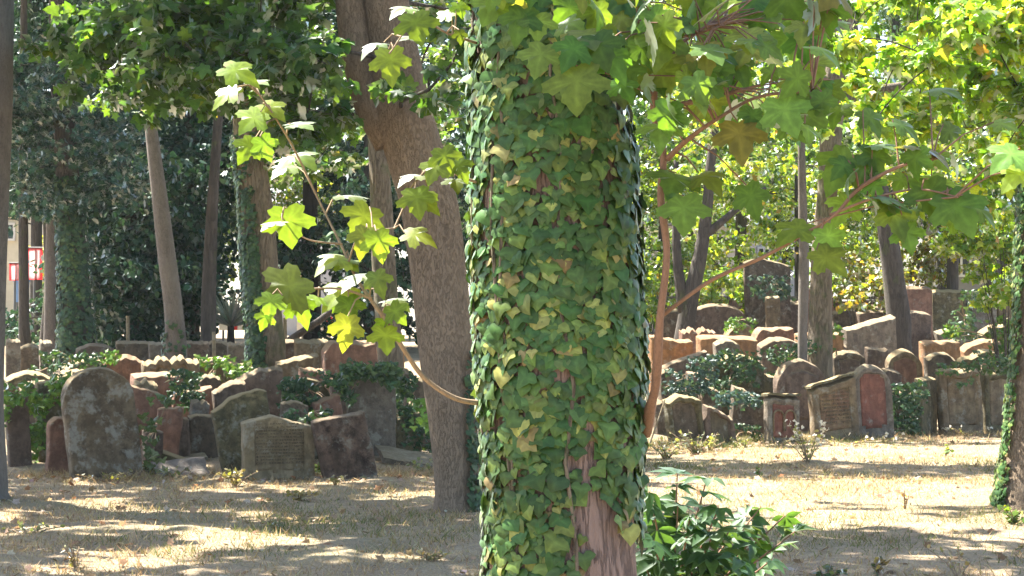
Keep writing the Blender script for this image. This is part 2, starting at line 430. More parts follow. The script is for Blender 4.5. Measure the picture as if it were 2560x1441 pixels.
def blades():
    n = 130000
    y = 10.5 + 19 * rng.random(n) ** .8; x = (rng.random(n) - .5) * 2 * (y * .30)
    keep = (y < front_line(x) + 1.5) & (fbm(x * .8, y * .8, 9, 3) + .9 * rng.random(n) > .15)
    x = x[keep]; y = y[keep]; n = len(x)
    m2 = 16000; xe = -8 + 18 * rng.random(m2); ye = front_line(xe) - .3 + .35 * rng.standard_normal(m2); ke = fbm(xe * 2, ye * 2, 4, 3) > -.05
    edge0 = n; x = np.concatenate([x, xe[ke]]); y = np.concatenate([y, ye[ke]]); n = len(x)
    z = terrain(x, y) + .0
    patch = fbm(x * .5 + 30, y * .5, 3, 3)
    h = (.018 + .04 * rng.random(n) ** 2) * (1 + 1.2 * np.clip(patch, 0, 1))
    h[edge0:] *= 2.2
    lean = rng.standard_normal((n, 2)) * .9
    w = .0035 + .003 * rng.random(n)
    a = rng.random(n) * 6.28
    p0 = np.stack([x - np.cos(a) * w, y - np.sin(a) * w, z - .01], 1); p1 = np.stack([x + np.cos(a) * w, y + np.sin(a) * w, z - .01], 1)
    p2 = np.stack([x + lean[:, 0] * h, y + lean[:, 1] * h, z + h], 1)
    V = np.stack([p0, p1, p2], 1).reshape(-1, 3)
    me = bpy.data.meshes.new('dry_grass'); me.vertices.add(3 * n); me.loops.add(3 * n); me.polygons.add(n)
    me.vertices.foreach_set('co', V.astype(np.float32).ravel()); me.loops.foreach_set('vertex_index', np.arange(3 * n, dtype=np.int32))
    me.polygons.foreach_set('loop_start', np.arange(0, 3 * n, 3, dtype=np.int32)); me.polygons.foreach_set('loop_total', np.full(n, 3, np.int32))
    me.update(calc_edges=True)
    at = me.color_attributes.new('Col', 'FLOAT_COLOR', 'POINT')
    g = ((patch + .5 * rng.random(n)) > .48)[:, None]
    c = np.where(g, pick(n, [(.13, .16, .06), (.20, .21, .09)], [1, 1]), pick(n, [(.42, .33, .19), (.30, .22, .13), (.52, .44, .28)], [3, 2, 1]))
    cc = np.ones((n, 3, 4), np.float32); cc[:, :, :3] = c[:, None]; at.data.foreach_set('color', cc.ravel())
    me.materials.append(M['dry'])
    tag(link(bpy.data.objects.new('dry_grass', me)), 'short dry straw coloured grass growing over the open ground', 'grass', kind='stuff')
    n = 5200
    y = 10.5 + 18 * rng.random(n); x = (rng.random(n) - .5) * 2 * (y * .3)
    m = rng.random(n) < .42; y = np.where(m, front_line(x) - .35 + .45 * rng.standard_normal(n), y)
    k = (y < front_line(x) + .7) & (fbm(x * 1.3, y * 1.3, 12, 3) + .7 * rng.random(n) > .2)
    x, y = x[k], y[k]; n = len(x)
    pos = np.stack([x, y, terrain(x, y) + .015], 1)
    o = scatter('fallen_leaves', T_FAR5, pos, np.stack([rng.standard_normal(n), rng.standard_normal(n), rng.random(n) * .4], 1),
                np.array([0, 0, 1.]) + rng.standard_normal((n, 3)) * .5, .03 + .05 * rng.random(n),
                pick(n, [(.24, .17, .11), (.38, .30, .20), (.32, .17, .09), (.5, .44, .36)], [4, 3, .4, 2]), M['dry'])
    tag(o, 'dead brown and tan leaves scattered over the dry grass', 'fallen leaves', kind='stuff')
blades()

# ------------------------------------------------------------------ trees
TREES = []
def path3(path, Y, n=40, top=None):
    pts = [(*P(px, py, Y), hw / 4800.0 * Y) for px, py, hw in path]
    return spline(pts, n)
def tree(name, label, Y, path, mat, limbs=(), top_z=9.0, group=None, nside=28, ridge=.05, flare=1.35):
    a = path3(path, Y)                        # top to bottom
    bx, by = a[-1][0], Y; r0 = a[-1][3]
    base = Vector((bx + (a[-1][0] - a[-4][0]) * .3, by, tz(bx, by)))
    if a[-1][2] > base.z + .25:
        x0 = a[-1]; k = 6
        for i in range(1, k + 1):
            t = i / k; a = np.vstack([a, [x0[0] * (1 - t) + base.x * t, Y, x0[2] * (1 - t) + base.z * t, r0 * (1 + (flare - 1) * max(0, t - .4) / .6)]])
    a = np.vstack([a, [base.x, Y, base.z - .25, r0 * flare * 1.1]])
    t0 = a[0]; d = (a[0] - a[3]); d = d / (abs(d[2]) + 1e-6)
    if top_z > t0[2] + .3:
        up = []
        for i in range(1, 8):
            t = i / 7; dz = (top_z - t0[2]) * t
            up.append([t0[0] + d[0] * dz * .8, Y + .05 * dz, t0[2] + dz, t0[3] * (1 - .75 * t)])
        a = np.vstack([np.array(up)[::-1], a])
    th = thing(name, label, 'tree', base, group=group)
    sd = random.random() * 50
    def bump(ang, p, i):
        return 1 + ridge * 2 * (float(fbm(math.cos(ang) * 2.2 + sd, math.sin(ang) * 2.2, p.z * .8, 3))) + ridge * .9 * (float(vnoise(math.cos(ang) * 9 + sd, math.sin(ang) * 9, p.z * 1.6)) - .5)
    mb = MB(); mb.tube([Vector(q[:3]) - base for q in a], [q[3] for q in a], nside, bump if nside > 12 else None)
    for lb in limbs:
        b = path3(lb, Y, 16); mb.tube([Vector(q[:3]) - base for q in b], [q[3] for q in b], 12 if nside > 12 else 7)
    mb.build('trunk', mat, th, True)
    T = dict(o=th, base=base, top=a, clumps=[], Y=Y, name=name); TREES.append(T)
    return T
def crown(T, centers, rads, per, T_leaf, size, pal, mat, name='crown', flat=.6, tilt=.55, branches=True, bmat=None):
    centers = [Vector(c) for c in centers]; r = float(np.mean(rads))
    p, t, n = clump_leaves(centers, rads, per, flat, tilt)
    base = T['base']
    s = size * (.7 + .6 * rng.random(len(p)))
    o = scatter(name, T_leaf, p - np.array(base), t, n, s, pick(len(p), *pal), mat, T['o'])
    if branches:
        # grow outward: every clump hangs from the nearest clump already joined, or from the trunk
        roots = {}; tr = T['top'][:-3]; nodes = []; todo = list(centers)
        def near_trunk(c):
            d = np.linalg.norm(tr[:, :3] - np.array(c) + np.array([0, 0, .25 * 1]) * 0, axis=1) + .6 * np.maximum(0, tr[:, 2] - c.z)
            k = int(np.argmin(d)); return d[k], Vector(tr[k][:3]), min(.022, tr[k][3] * .4)
        todo.sort(key=lambda c: near_trunk(c)[0])
        for c in todo:
            d0, s0, r_ = near_trunk(c); root = len(roots)
            for q_, rq, ro in nodes:
                dd = (q_ - c).length
                if dd < d0 * .8: d0, s0, r_, root = dd, q_, rq, ro
            mb = roots.setdefault(root, MB())
            L_ = (c - s0).length
            rt = max(.006, r_ * .62); nodes.append((c, rt, root))
            mid = (s0 + c) / 2 + Vector((random.uniform(-.12, .12), random.uniform(-.12, .12), random.uniform(-.02, .1))) * L_
            q = spline([(*s0, r_), (*mid, (r_ + rt) / 2), (*c, rt)], 8)
            mb.tube([Vector(x[:3]) - base for x in q], [x[3] for x in q], 5, cap=False)
            for k in range(3):
                e = c + Vector((random.uniform(-1, 1), random.uniform(-1, 1), random.uniform(-.4, .4))) * r * .9
                mb.tube([c - base, (c + e) / 2 + Vector((0, 0, .03)) - base, e - base], [rt * .6, rt * .45, .003], 4, cap=False)
        for mb in roots.values(): mb.build('branch', bmat or M['bark_dark'], T['o'], True)
    return o
def region(px0, px1, py0, py1, Y0, Y1, n):
    out = []
    for i in range(n):
        Y = random.uniform(Y0, Y1); out.append(P(random.uniform(px0, px1), random.uniform(py0, py1), Y))
    return out

ivy_tree = tree('ivy_clad_tree', 'thick ivy covered trunk standing closest in the middle of the view', 5.3,
    [(1372, -250, 172), (1368, 0, 176), (1372, 200, 182), (1385, 500, 196), (1396, 800, 200), (1404, 950, 196), (1405, 1120, 184), (1408, 1300, 182), (1412, 1441, 186)],
    M['bark_pink'], top_z=6.5, nside=64, ridge=.06)
lean_tree = tree('leaning_tree', 'bare brown forked trunk leaning left just behind the ivy trunk', 17.0,
    [(955, -170, 56), (965, 0, 56), (985, 130, 60), (1006, 280, 70), (1040, 400, 72), (1074, 520, 72), (1098, 700, 70), (1118, 900, 68), (1134, 1080, 58), (1140, 1220, 54), (1141, 1268, 60)],
    M['bark'], limbs=[[(840, -500, 26), (862, -150, 34), (876, 0, 38), (892, 110, 42), (926, 260, 42), (975, 360, 40)]], nside=56, ridge=.05, flare=1.1, top_z=10)
mid_tree = tree('ivy_footed_tree', 'straight trunk with ivy up its left side behind the large flat stones', 27.0,
    [(590, -150, 38), (598, 60, 38), (612, 200, 36), (622, 350, 37), (640, 500, 40), (652, 650, 43), (664, 800, 44), (670, 860, 46)],
    M['bark_moss'], nside=32, ridge=.05, top_z=11, limbs=[[(650, -60, 12), (640, 60, 16), (615, 180, 22)]])
curve_tree = tree('curved_tree', 'slender grey trunk with a gentle bend among the dark foliage', 29.0,
    [(368, -100, 12), (371, 150, 13), (373, 270, 14), (385, 380, 17), (400, 500, 20), (418, 650, 23), (432, 760, 24), (441, 870, 27)],
    M['bark_grey'], nside=24, ridge=.03, top_z=9.5)
edge_tree = tree('edge_tree', 'bare grey trunk cut by the left edge of the view', 18.0,
    [(-56, -100, 88), (-58, 300, 84), (-66, 700, 80), (-74, 1000, 80), (-76, 1235, 92)], M['bark_grey'], nside=40, ridge=.04, top_z=9)
dim_ivy_tree = tree('shaded_tree', 'dim mossy trunk wrapped in ivy, left of the curved grey trunk', 33.0,
    [(150, 150, 26), (160, 300, 28), (172, 500, 31), (184, 650, 34), (192, 860, 42)], M['bark_dark'], nside=20, top_z=10)
thin_back = tree('thin_shaded_tree', 'thin grey trunk high up at the upper left, behind the feathery evergreen', 36.0,
    [(146, -50, 11), (140, 150, 12), (132, 400, 13), (124, 860, 16)], M['bark_grey'], nside=12, top_z=11)
slim_dark = tree('slim_dark_tree', 'slim dark trunk between the curved trunk and the pale spiky plant', 34.0,
    [(548, 260, 11), (532, 500, 14), (523, 700, 18), (520, 860, 20)], M['bark_dark'], nside=12, top_z=9)
left_dark = tree('crooked_dark_tree', 'thin crooked dark trunk beside the small red banner', 38.0,
    [(50, 420, 5), (56, 560, 6), (59, 680, 6), (64, 800, 9), (70, 880, 11)], M['bark_dark'], nside=10, top_z=7)
left_dark2 = tree('second_crooked_tree', 'dark trunk just right of the red banners', 37.0,
    [(110, 440, 8), (118, 600, 10), (122, 720, 12), (112, 880, 17)], M['bark_dark'], nside=10, top_z=7)
behind_tree = tree('half_hidden_tree', 'brown trunk half hidden behind the left side of the leaning trunk', 24.5,
    [(942, 300, 24), (952, 480, 27), (962, 700, 30), (975, 900, 32)], M['bark_moss'], nside=20, top_z=7)
twin_tree = tree('forked_dark_tree', 'slim dark tree forking low down right of the ivy trunk', 38.0,
    [(1800, 200, 8), (1778, 400, 12), (1768, 520, 14), (1750, 640, 18), (1725, 750, 21), (1706, 860, 24)], M['bark_dark'],
    limbs=[[(1690, 400, 6), (1690, 520, 9), (1693, 650, 12), (1710, 780, 16)], [(1915, 470, 4), (1880, 492, 6), (1810, 550, 9), (1760, 590, 12)]], nside=14, top_z=9)
right_tree = tree('branching_tree', 'upright brown trunk with a side branch to the right, behind the right hand stones', 30.0,
    [(2100, 100, 30), (2084, 230, 30), (2078, 330, 28), (2068, 480, 25), (2056, 620, 26), (2052, 760, 28), (2050, 860, 31)], M['bark_moss'],
    limbs=[[(2095, 280, 22), (2140, 235, 15), (2200, 225, 12), (2290, 205, 10), (2400, 150, 6)]], nside=24, top_z=10)
post_tree = tree('pale_thin_tree', 'thin pale grey trunk close left of the branching brown trunk', 29.0,
    [(2003, 340, 9), (2006, 500, 11), (2010, 660, 13), (2006, 840, 12)], M['bark_grey'], nside=14, top_z=8)
back_right = tree('background_tree', 'dark brown trunk half lost in yellow leaves at the right', 36.0,
    [(2160, 250, 16), (2185, 400, 20), (2212, 540, 23), (2232, 680, 27), (2248, 800, 30)], M['bark_dark'],
    limbs=[[(2330, 330, 5), (2270, 420, 8), (2215, 520, 12)]], nside=16, top_z=9)
right_edge = tree('sunlit_ivy_tree', 'trunk at the right edge with sunlit ivy up its left side', 17.0,
    [(2640, 100, 66), (2632, 400, 70), (2620, 800, 74), (2606, 1000, 78), (2594, 1150, 82), (2588, 1255, 92)], M['bark'], nside=40, ridge=.05, top_z=9)

# ivy growing on the trunks: each plant its own thing
def ivy_on(T, label, zr, angs, n, size, palette, cover=None, off=.02, stems=True, temp=(T_IVY, T_IVY2), cat='ivy', thick=.03):
    a = T['top']; base = T['base']
    z = zr[0] + (zr[1] - zr[0]) * rng.random(n); th = angs[0] + (angs[1] - angs[0]) * rng.random(n)
    o_ = np.argsort(a[:, 2]); cx = np.interp(z, a[o_, 2], a[o_, 0]); cy = np.interp(z, a[o_, 2], a[o_, 1]); r = np.interp(z, a[o_, 2], a[o_, 3])
    if cover is not None:
        k = cover(th, z, cx + np.cos(th) * r, cy + np.sin(th) * r); z, th, cx, cy, r = z[k], th[k], cx[k], cy[k], r[k]
    n = len(z)
    rr = r * 1.03 + off + thick * rng.random(n) + thick * .8 * fbm(th * 3, z * 3, 4, 2)
    out = np.stack([np.cos(th), np.sin(th), 0 * th], 1)
    pos = np.stack([cx, cy, z], 1) + out * rr[:, None] - np.array(base)
    tang = np.stack([-np.sin(th), np.cos(th), 0 * th], 1)
    tip = np.array([0, 0, -1.0]) + out * (.10 + .22 * rng.random((n, 1))) + tang * (rng.standard_normal((n, 1)) * .6)
    nrm = out + np.array([0, 0, .35]) + rng.standard_normal((n, 3)) * .2
    col = pick(n, *palette, jit=.22)
    col = col * (1 + .25 * fbm(pos[:, 0] * 5, pos[:, 2] * 5, 7, 2))[:, None]
    th_ = thing('climbing_ivy', label, cat, base)
    h = rng.random(n) < .55
    s = size * (.45 + 1.0 * rng.random(n) ** 1.2)
    scatter('foliage', temp[0], pos[h], tip[h], nrm[h], s[h], col[h], M['ivy'], th_)
    scatter('foliage', temp[1], pos[~h], tip[~h], nrm[~h], s[~h], col[~h], M['ivy'], th_)
    if stems:
        mb = MB()
        for k in range(9):
            t0 = random.uniform(*angs); pts = []; rad = []
            for i in range(16):
                zz = zr[0] + (zr[1] - zr[0]) * i / 15; t0 += random.uniform(-.12, .12)
                x = np.interp(zz, a[o_, 2], a[o_, 0]); y = np.interp(zz, a[o_, 2], a[o_, 1]); r1 = np.interp(zz, a[o_, 2], a[o_, 3]) * 1.03 + .006
                pts.append(Vector((x + math.cos(t0) * r1, y + math.sin(t0) * r1, zz)) - base); rad.append(.008 - .0003 * i)
            mb.tube(pts, rad, 5, cap=False)
        mb.build('stems', M['bark_moss'], th_, True)
    return th_

def cover_main(th, z, x, y):
    px = 1280 + x / y * 4800; py = 820 - (z - EYE) / y * 4800
    bare = np.zeros(len(z))
    def spot(cx, cy, rx, ry, s=1.0):
        d = ((px - cx) / rx) ** 2 + ((py - cy) / ry) ** 2
        return s * np.exp(-d * .9)
    bare += spot(1560, 1430, 105, 140, 1.15) + spot(1480, 1270, 40, 110, .85) + spot(1460, 1130, 30, 60, .7) + spot(1400, 1060, 30, 30, .5)
    bare += spot(1545, 250, 38, 60, .8) + spot(1180, 60, 30, 60, .6) + spot(1560, 470, 20, 50, .5) + spot(1230, 150, 25, 50, .5) + spot(1440, 930, 25, 40, .4)
    return bare < .12 + .75 * rng.random(len(z))
ivy_on(ivy_tree, 'dense green ivy with heart shaped leaves covering the thick central trunk', (.0, 3.1), (-math.pi - .5, .5), 8000, .0435, G_IVY, cover_main, -.002, thick=.016)
ivy_on(mid_tree, 'dark ivy climbing the left side of the straight trunk', (.5, 4.3), (-math.pi - 1.2, -1.6), 4200, .07, G_IVYD, lambda th, z, x, y: (z < 2.9) | (rng.random(len(z)) < .35), stems=False)
ivy_on(dim_ivy_tree, 'dark ivy covering the dim trunk at the left', (.5, 4.2), (-math.pi - .6, .6), 2600, .08, G_IVYD, None, stems=False)
ivy_on(lean_tree, 'ivy creeping up the right foot of the leaning trunk', (.0, 1.5), (-1.0, .9), 700, .065, G_IVYD, lambda th, z, x, y: rng.random(len(z)) > z / 1.6, stems=False)
ivy_on(right_edge, 'sunlit ivy climbing the left edge of the right hand trunk', (.05, 3.0), (-math.pi - .8, -2.7), 1300, .055, G_IVY, None, stems=False)
ivy_on(curve_tree, 'thin ivy at the foot of the curved grey trunk', (.5, 1.8), (-math.pi, 0), 500, .06, G_IVYD, lambda th, z, x, y: rng.random(len(z)) > (z - .5) / 1.3, stems=False)

# crowns
sun_h = Vector((SV.x / SV.z, SV.y / SV.z))          # shift towards the sun per metre of height
def shade_clumps(n, fx, fh, ok):
    """clumps above the view whose shade falls on ground points accepted by ok(x, y)"""
    out = []
    while len(out) < n:
        gx, gy = fx(); h = random.uniform(*fh)
        if not ok(gx, gy): continue
        out.append(Vector((gx + sun_h.x * h, gy + sun_h.y * h, h)))
    return out
def frame_ok(c, margin=.5):
    py = 820 - (c.z - EYE) / c.y * 4800; return py < -60 * margin
def lightmap(x, y):
    """how open the canopy is over a piece of ground (1 open, 0 closed)"""
    f = .5 + .9 * float(fbm(x * .45 + 3, y * .55 + 1, 8, 2))
    if y < 13.4: return .04
    if x > .9:
        if y < 14.8: return .05 if x < 4.2 else .7
        if 20.6 < y < 22.4: return .45 * f
        return .97
    if y > 27.5 and x < -2.2: return .1
    if y > 22.5: return 1.0
    if y > 19.8: return .22 * f
    return .85 * f
def okf(x, y):
    return random.random() > lightmap(x, y)
sc_all = shade_clumps(600, lambda: (random.uniform(-7, 9), random.uniform(9.5, 35)), (7.8, 11), okf)
sc_all = [c for c in sc_all if frame_ok(c)]
host = {id(t): [] for t in (edge_tree, lean_tree, mid_tree, curve_tree, dim_ivy_tree)}
for c in sc_all:
    t = min((edge_tree, lean_tree, mid_tree, curve_tree, dim_ivy_tree), key=lambda t: (t['base'].xy - c.xy).length)
    host[id(t)].append(c)
for t in (edge_tree, lean_tree, mid_tree, curve_tree, dim_ivy_tree):
    if host[id(t)]:
        crown(t, host[id(t)], [random.uniform(.35, .8) for _ in host[id(t)]], 150, T_FAR5, .17, G_MAPLE, M['leaf_far'], flat=.4)
# canopy of the near tree: shades its own trunk and the low branches to its right
c0 = []
for i in range(32):
    x = random.uniform(-.2, 3.2); z = random.uniform(1.8, 2.6); h = random.uniform(1.6, 4.2)
    c = Vector((x + sun_h.x * h, 5.2 + random.uniform(-.8, 1.2) + sun_h.y * h, z + h))
    if 820 - (c.z - EYE) / c.y * 4800 < -250: c0.append(c)
crown(ivy_tree, c0, [random.uniform(.3, .6) for _ in c0], 60, T_MAPLE_MID, .14, G_MAPLE, M['leaf'], flat=.4)

# visible foliage of the middle distance
def hang(T, label_unused, rects, Y0, Y1, per, size, pal, mat, tmpl, r=(.25, .5), name='crown', flat=.5, tilt=.5):
    cs = []; rs = []
    for (a, b, c, d, n) in rects:
        cs += region(a, b, c, d, Y0, Y1, n)
    rs = [random.uniform(*r) for _ in cs]
    crown(T, cs, rs, per, tmpl, size, pal, mat, name, flat, tilt, branches=True)
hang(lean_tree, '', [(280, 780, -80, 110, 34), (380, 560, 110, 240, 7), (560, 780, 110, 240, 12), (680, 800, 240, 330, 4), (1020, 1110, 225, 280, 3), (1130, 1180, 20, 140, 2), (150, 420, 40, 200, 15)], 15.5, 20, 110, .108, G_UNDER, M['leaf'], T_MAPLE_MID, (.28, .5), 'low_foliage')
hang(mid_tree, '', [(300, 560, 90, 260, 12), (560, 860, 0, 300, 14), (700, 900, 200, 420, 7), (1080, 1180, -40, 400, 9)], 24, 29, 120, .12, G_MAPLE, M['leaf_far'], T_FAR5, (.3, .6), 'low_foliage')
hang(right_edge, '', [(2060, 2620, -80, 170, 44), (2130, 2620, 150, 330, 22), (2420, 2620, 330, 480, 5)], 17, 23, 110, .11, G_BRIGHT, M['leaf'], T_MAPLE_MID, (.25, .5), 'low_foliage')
hang(right_tree, '', [(1640, 2100, -80, 250, 22), (2100, 2500, 200, 460, 24), (1650, 2000, 200, 420, 10)], 28, 33, 120, .11, G_BRIGHT, M['leaf_far'], T_FAR5, (.3, .6), 'low_foliage')
# background trees, each with its own trunk and crown
def back_tree(name, label, px, Y, hw, rects, per, size, pal, mat, tmpl, r, group=None, flat=.6, tilt=.7, top=.0, dy=2.5, tz_=None, bark='bark_dark'):
    T = tree(name, label, Y, [(px, top, hw * .6), (px + random.uniform(-8, 8), 400, hw * .8), (px, 840, hw)], M[bark], nside=10, top_z=tz_ or 9, group=group)
    cs = []
    for (a, b, c, d, n) in rects: cs += region(a, b, c, d, Y - dy, Y + dy, int(n * 1.55) + 1)
    crown(T, cs, [random.uniform(*r) for _ in cs], per, tmpl, size, pal, mat, 'crown', flat, tilt)
    return T
GE = 'dark evergreens behind the gravestones on the left'
DK = M['leaf_dark']
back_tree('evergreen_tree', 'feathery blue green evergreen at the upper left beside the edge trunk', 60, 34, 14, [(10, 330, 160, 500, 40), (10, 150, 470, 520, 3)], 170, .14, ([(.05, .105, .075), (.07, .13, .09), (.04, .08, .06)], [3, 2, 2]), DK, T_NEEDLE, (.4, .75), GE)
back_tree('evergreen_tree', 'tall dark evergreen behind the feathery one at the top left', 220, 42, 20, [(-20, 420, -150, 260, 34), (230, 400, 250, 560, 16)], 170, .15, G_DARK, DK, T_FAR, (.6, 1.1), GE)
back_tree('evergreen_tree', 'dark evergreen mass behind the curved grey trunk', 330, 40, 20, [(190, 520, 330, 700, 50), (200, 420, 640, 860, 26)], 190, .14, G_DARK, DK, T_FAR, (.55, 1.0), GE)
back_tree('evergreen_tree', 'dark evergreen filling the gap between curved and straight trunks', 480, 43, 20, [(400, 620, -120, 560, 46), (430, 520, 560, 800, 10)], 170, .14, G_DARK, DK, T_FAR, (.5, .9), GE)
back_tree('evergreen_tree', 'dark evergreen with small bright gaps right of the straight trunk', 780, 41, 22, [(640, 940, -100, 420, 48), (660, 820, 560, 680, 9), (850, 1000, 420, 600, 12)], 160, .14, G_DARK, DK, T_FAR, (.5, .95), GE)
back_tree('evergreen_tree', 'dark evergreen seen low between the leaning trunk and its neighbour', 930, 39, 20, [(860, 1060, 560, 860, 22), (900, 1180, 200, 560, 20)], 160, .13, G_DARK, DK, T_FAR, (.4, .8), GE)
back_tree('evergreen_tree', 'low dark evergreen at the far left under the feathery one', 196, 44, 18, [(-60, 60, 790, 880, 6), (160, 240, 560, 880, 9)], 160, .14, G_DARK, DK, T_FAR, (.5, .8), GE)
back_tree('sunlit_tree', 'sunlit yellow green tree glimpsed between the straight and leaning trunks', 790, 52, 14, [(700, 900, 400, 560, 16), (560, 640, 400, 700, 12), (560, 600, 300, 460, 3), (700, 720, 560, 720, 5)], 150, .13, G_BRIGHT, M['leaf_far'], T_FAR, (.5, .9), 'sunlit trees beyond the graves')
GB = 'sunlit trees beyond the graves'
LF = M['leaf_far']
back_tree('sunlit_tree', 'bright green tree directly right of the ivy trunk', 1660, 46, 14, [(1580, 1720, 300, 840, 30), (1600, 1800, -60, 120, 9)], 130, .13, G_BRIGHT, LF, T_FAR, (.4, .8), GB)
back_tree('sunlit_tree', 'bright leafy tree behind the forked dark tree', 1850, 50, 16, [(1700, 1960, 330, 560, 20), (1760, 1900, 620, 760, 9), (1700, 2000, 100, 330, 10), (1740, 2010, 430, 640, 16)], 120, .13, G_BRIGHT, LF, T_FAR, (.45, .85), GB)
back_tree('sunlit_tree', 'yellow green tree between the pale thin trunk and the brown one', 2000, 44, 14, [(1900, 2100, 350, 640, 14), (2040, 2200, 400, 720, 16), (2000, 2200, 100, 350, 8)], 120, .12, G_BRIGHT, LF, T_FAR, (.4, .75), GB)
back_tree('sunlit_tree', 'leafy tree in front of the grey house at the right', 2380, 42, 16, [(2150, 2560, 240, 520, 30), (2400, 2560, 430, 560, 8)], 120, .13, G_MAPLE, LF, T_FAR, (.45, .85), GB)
back_tree('evergreen_tree', 'dark evergreen crown high behind the right hand maple leaves', 1780, 56, 20, [(1660, 1880, -60, 160, 12), (1700, 1800, 360, 520, 4)], 150, .17, G_DARK, DK, T_FAR, (.6, 1.0), GB)
back_tree('evergreen_tree', 'dark evergreen behind the leaves at the upper right edge', 2480, 50, 20, [(2380, 2600, 220, 520, 18)], 150, .16, G_DARK, DK, T_FAR, (.6, 1.0), GB)
G_MIX = ([(.062, .145, .038), (.085, .18, .040), (.16, .27, .04)], [4, 4, 1.5])
for lb, px, Y, rc in (('tall leafy tree far behind the forked dark tree', 1720, 54, [(1590, 1900, -120, 330, 26), (1590, 1700, 330, 700, 8)]),
                      ('tall leafy tree far behind the pale thin trunk', 1960, 56, [(1860, 2160, -120, 420, 30), (2040, 2160, 420, 700, 10), (1700, 1880, 330, 500, 6)]),
                      ('tall leafy tree far behind the branching brown trunk', 2240, 54, [(2100, 2400, -120, 640, 44)]),
                      ('tall leafy tree far off at the right edge', 2500, 55, [(2380, 2640, -120, 560, 36), (2540, 2640, 560, 760, 6)])):
    back_tree('leafy_tree', lb, px, Y, 16, rc, 150, .16, G_MIX, LF, T_FAR, (.6, 1.1), GB)
for lb, px, Y, rc in (('tall dark tree closing the woodland far at the left', 90, 52, [(-60, 300, -160, 560, 50)]),
                      ('tall dark tree closing the woodland behind the curved trunk', 420, 54, [(240, 620, -160, 600, 56), (260, 520, 600, 800, 16)]),
                      ('tall dark tree closing the woodland behind the leaning trunk', 880, 55, [(600, 700, -160, 300, 14), (640, 1200, -160, 400, 50), (840, 1200, 400, 620, 22)])):
    back_tree('leafy_tree', lb, px, Y, 16, rc, 140, .19, G_DARK, DK, T_FAR, (.7, 1.2), GE)
back_tree('leafy_tree', 'leafy tree mostly hidden behind the ivy trunk, leaves showing to its right', 1480, 47, 14, [(1300, 1700, -120, 420, 30), (1330, 1600, 420, 760, 14)], 130, .15, G_MIX, LF, T_FAR, (.6, 1.0), GB)
back_tree('evergreen_tree', 'dark evergreen mostly hidden between the ivy trunk and the leaning trunk', 1240, 45, 16, [(1100, 1330, -100, 500, 24), (1160, 1360, 500, 820, 12)], 140, .15, G_DARK, DK, T_FAR, (.6, .95), GE)
T_ = back_tree('leafy_tree', 'leafy tree shading the tall slabs at the upper right', 2360, 45.5, 14, [(2000, 2560, 180, 480, 14)], 130, .13, G_MIX, LF, T_FAR, (.5, .9), GB)
cs_ = [Vector((x + sun_h.x * h, y + sun_h.y * h, 1.8 + h)) for x, y, h in [(random.uniform(3.2, 10.5), random.uniform(36.5, 41.5), random.uniform(3.4, 6.5)) for _ in range(60)]]  # clumps added towards the sun to put the rear slabs in shade
crown(T_, cs_, [random.uniform(.5, .8) for _ in cs_], 130, T_FAR, .14, G_MIX, LF, 'low_foliage')
G_RUST = ([(.20, .21, .045), (.26, .19, .06), (.14, .12, .05), (.17, .24, .05)], [3, 1.3, 1, 4])
def bush(name, label, px, Y, rects, per, size, pal, mat, tmpl, r, cat='bush', group=None, dy=.6):
    b = P(px, 820, Y); b.z = tz(b.x, b.y)
    th = thing(name, label, cat, b, group=group)
    cs = []
    for (a, c_, d, e, n) in rects: cs += region(a, c_, d, e, Y - dy, Y + dy, n)
    rs = [random.uniform(*r) for _ in cs]
    p, t, n = clump_leaves(cs, rs, per, .7, .7)
    z0 = terrain(p[:, 0], p[:, 1]) + .01; p[:, 2] = np.maximum(p[:, 2], z0)
    scatter('foliage', tmpl, p - np.array(b), t, n, size * (.7 + .6 * rng.random(len(p))), pick(len(p), *pal), mat, th)
    mb = MB()
    for c in cs[:14]:
        mid = (c + b) / 2 + Vector((0, 0, .1)); q = spline([(*b, .015), (*mid, .01), (*c, .004)], 6)
        mb.tube([Vector(x[:3]) - b for x in q], [x[3] for x in q], 5, cap=False)
    mb.build('stems', M['bark_dark'], th, True)
    return th
bush('shrub', 'orange and yellow leaved shrub behind the grey stones at the right', 2150, 37, [(2090, 2210, 640, 790, 9)], 120, .11, G_RUST, LF, T_FAR, (.25, .45))
bush('shrub', 'rusty yellow shrub in front of the dark house window', 2320, 43, [(2240, 2410, 590, 720, 14)], 120, .11, G_RUST, LF, T_FAR, (.3, .5))
bush('shrub', 'bright yellow green bush at the right edge above the stones', 2520, 30, [(2440, 2580, 500, 760, 22), (2380, 2480, 560, 640, 4)], 120, .10, G_BRIGHT, LF, T_FAR5, (.2, .4))
bush('shrub', 'bright feathery bush left of the tall dark ivy stone', 1800, 40, [(1740, 1890, 690, 770, 8)], 130, .11, G_BRIGHT, LF, T_FAR, (.25, .4))
bush('shrub', 'bright low bush behind the forked dark trunk', 1640, 41, [(1590, 1690, 640, 820, 12)], 120, .11, G_BRIGHT, LF, T_FAR, (.25, .45))
bush('shrub', 'sunlit yellow bush far behind the red banners', 140, 56, [(100, 165, 560, 700, 6)], 110, .14, G_RUST, LF, T_FAR, (.35, .6))

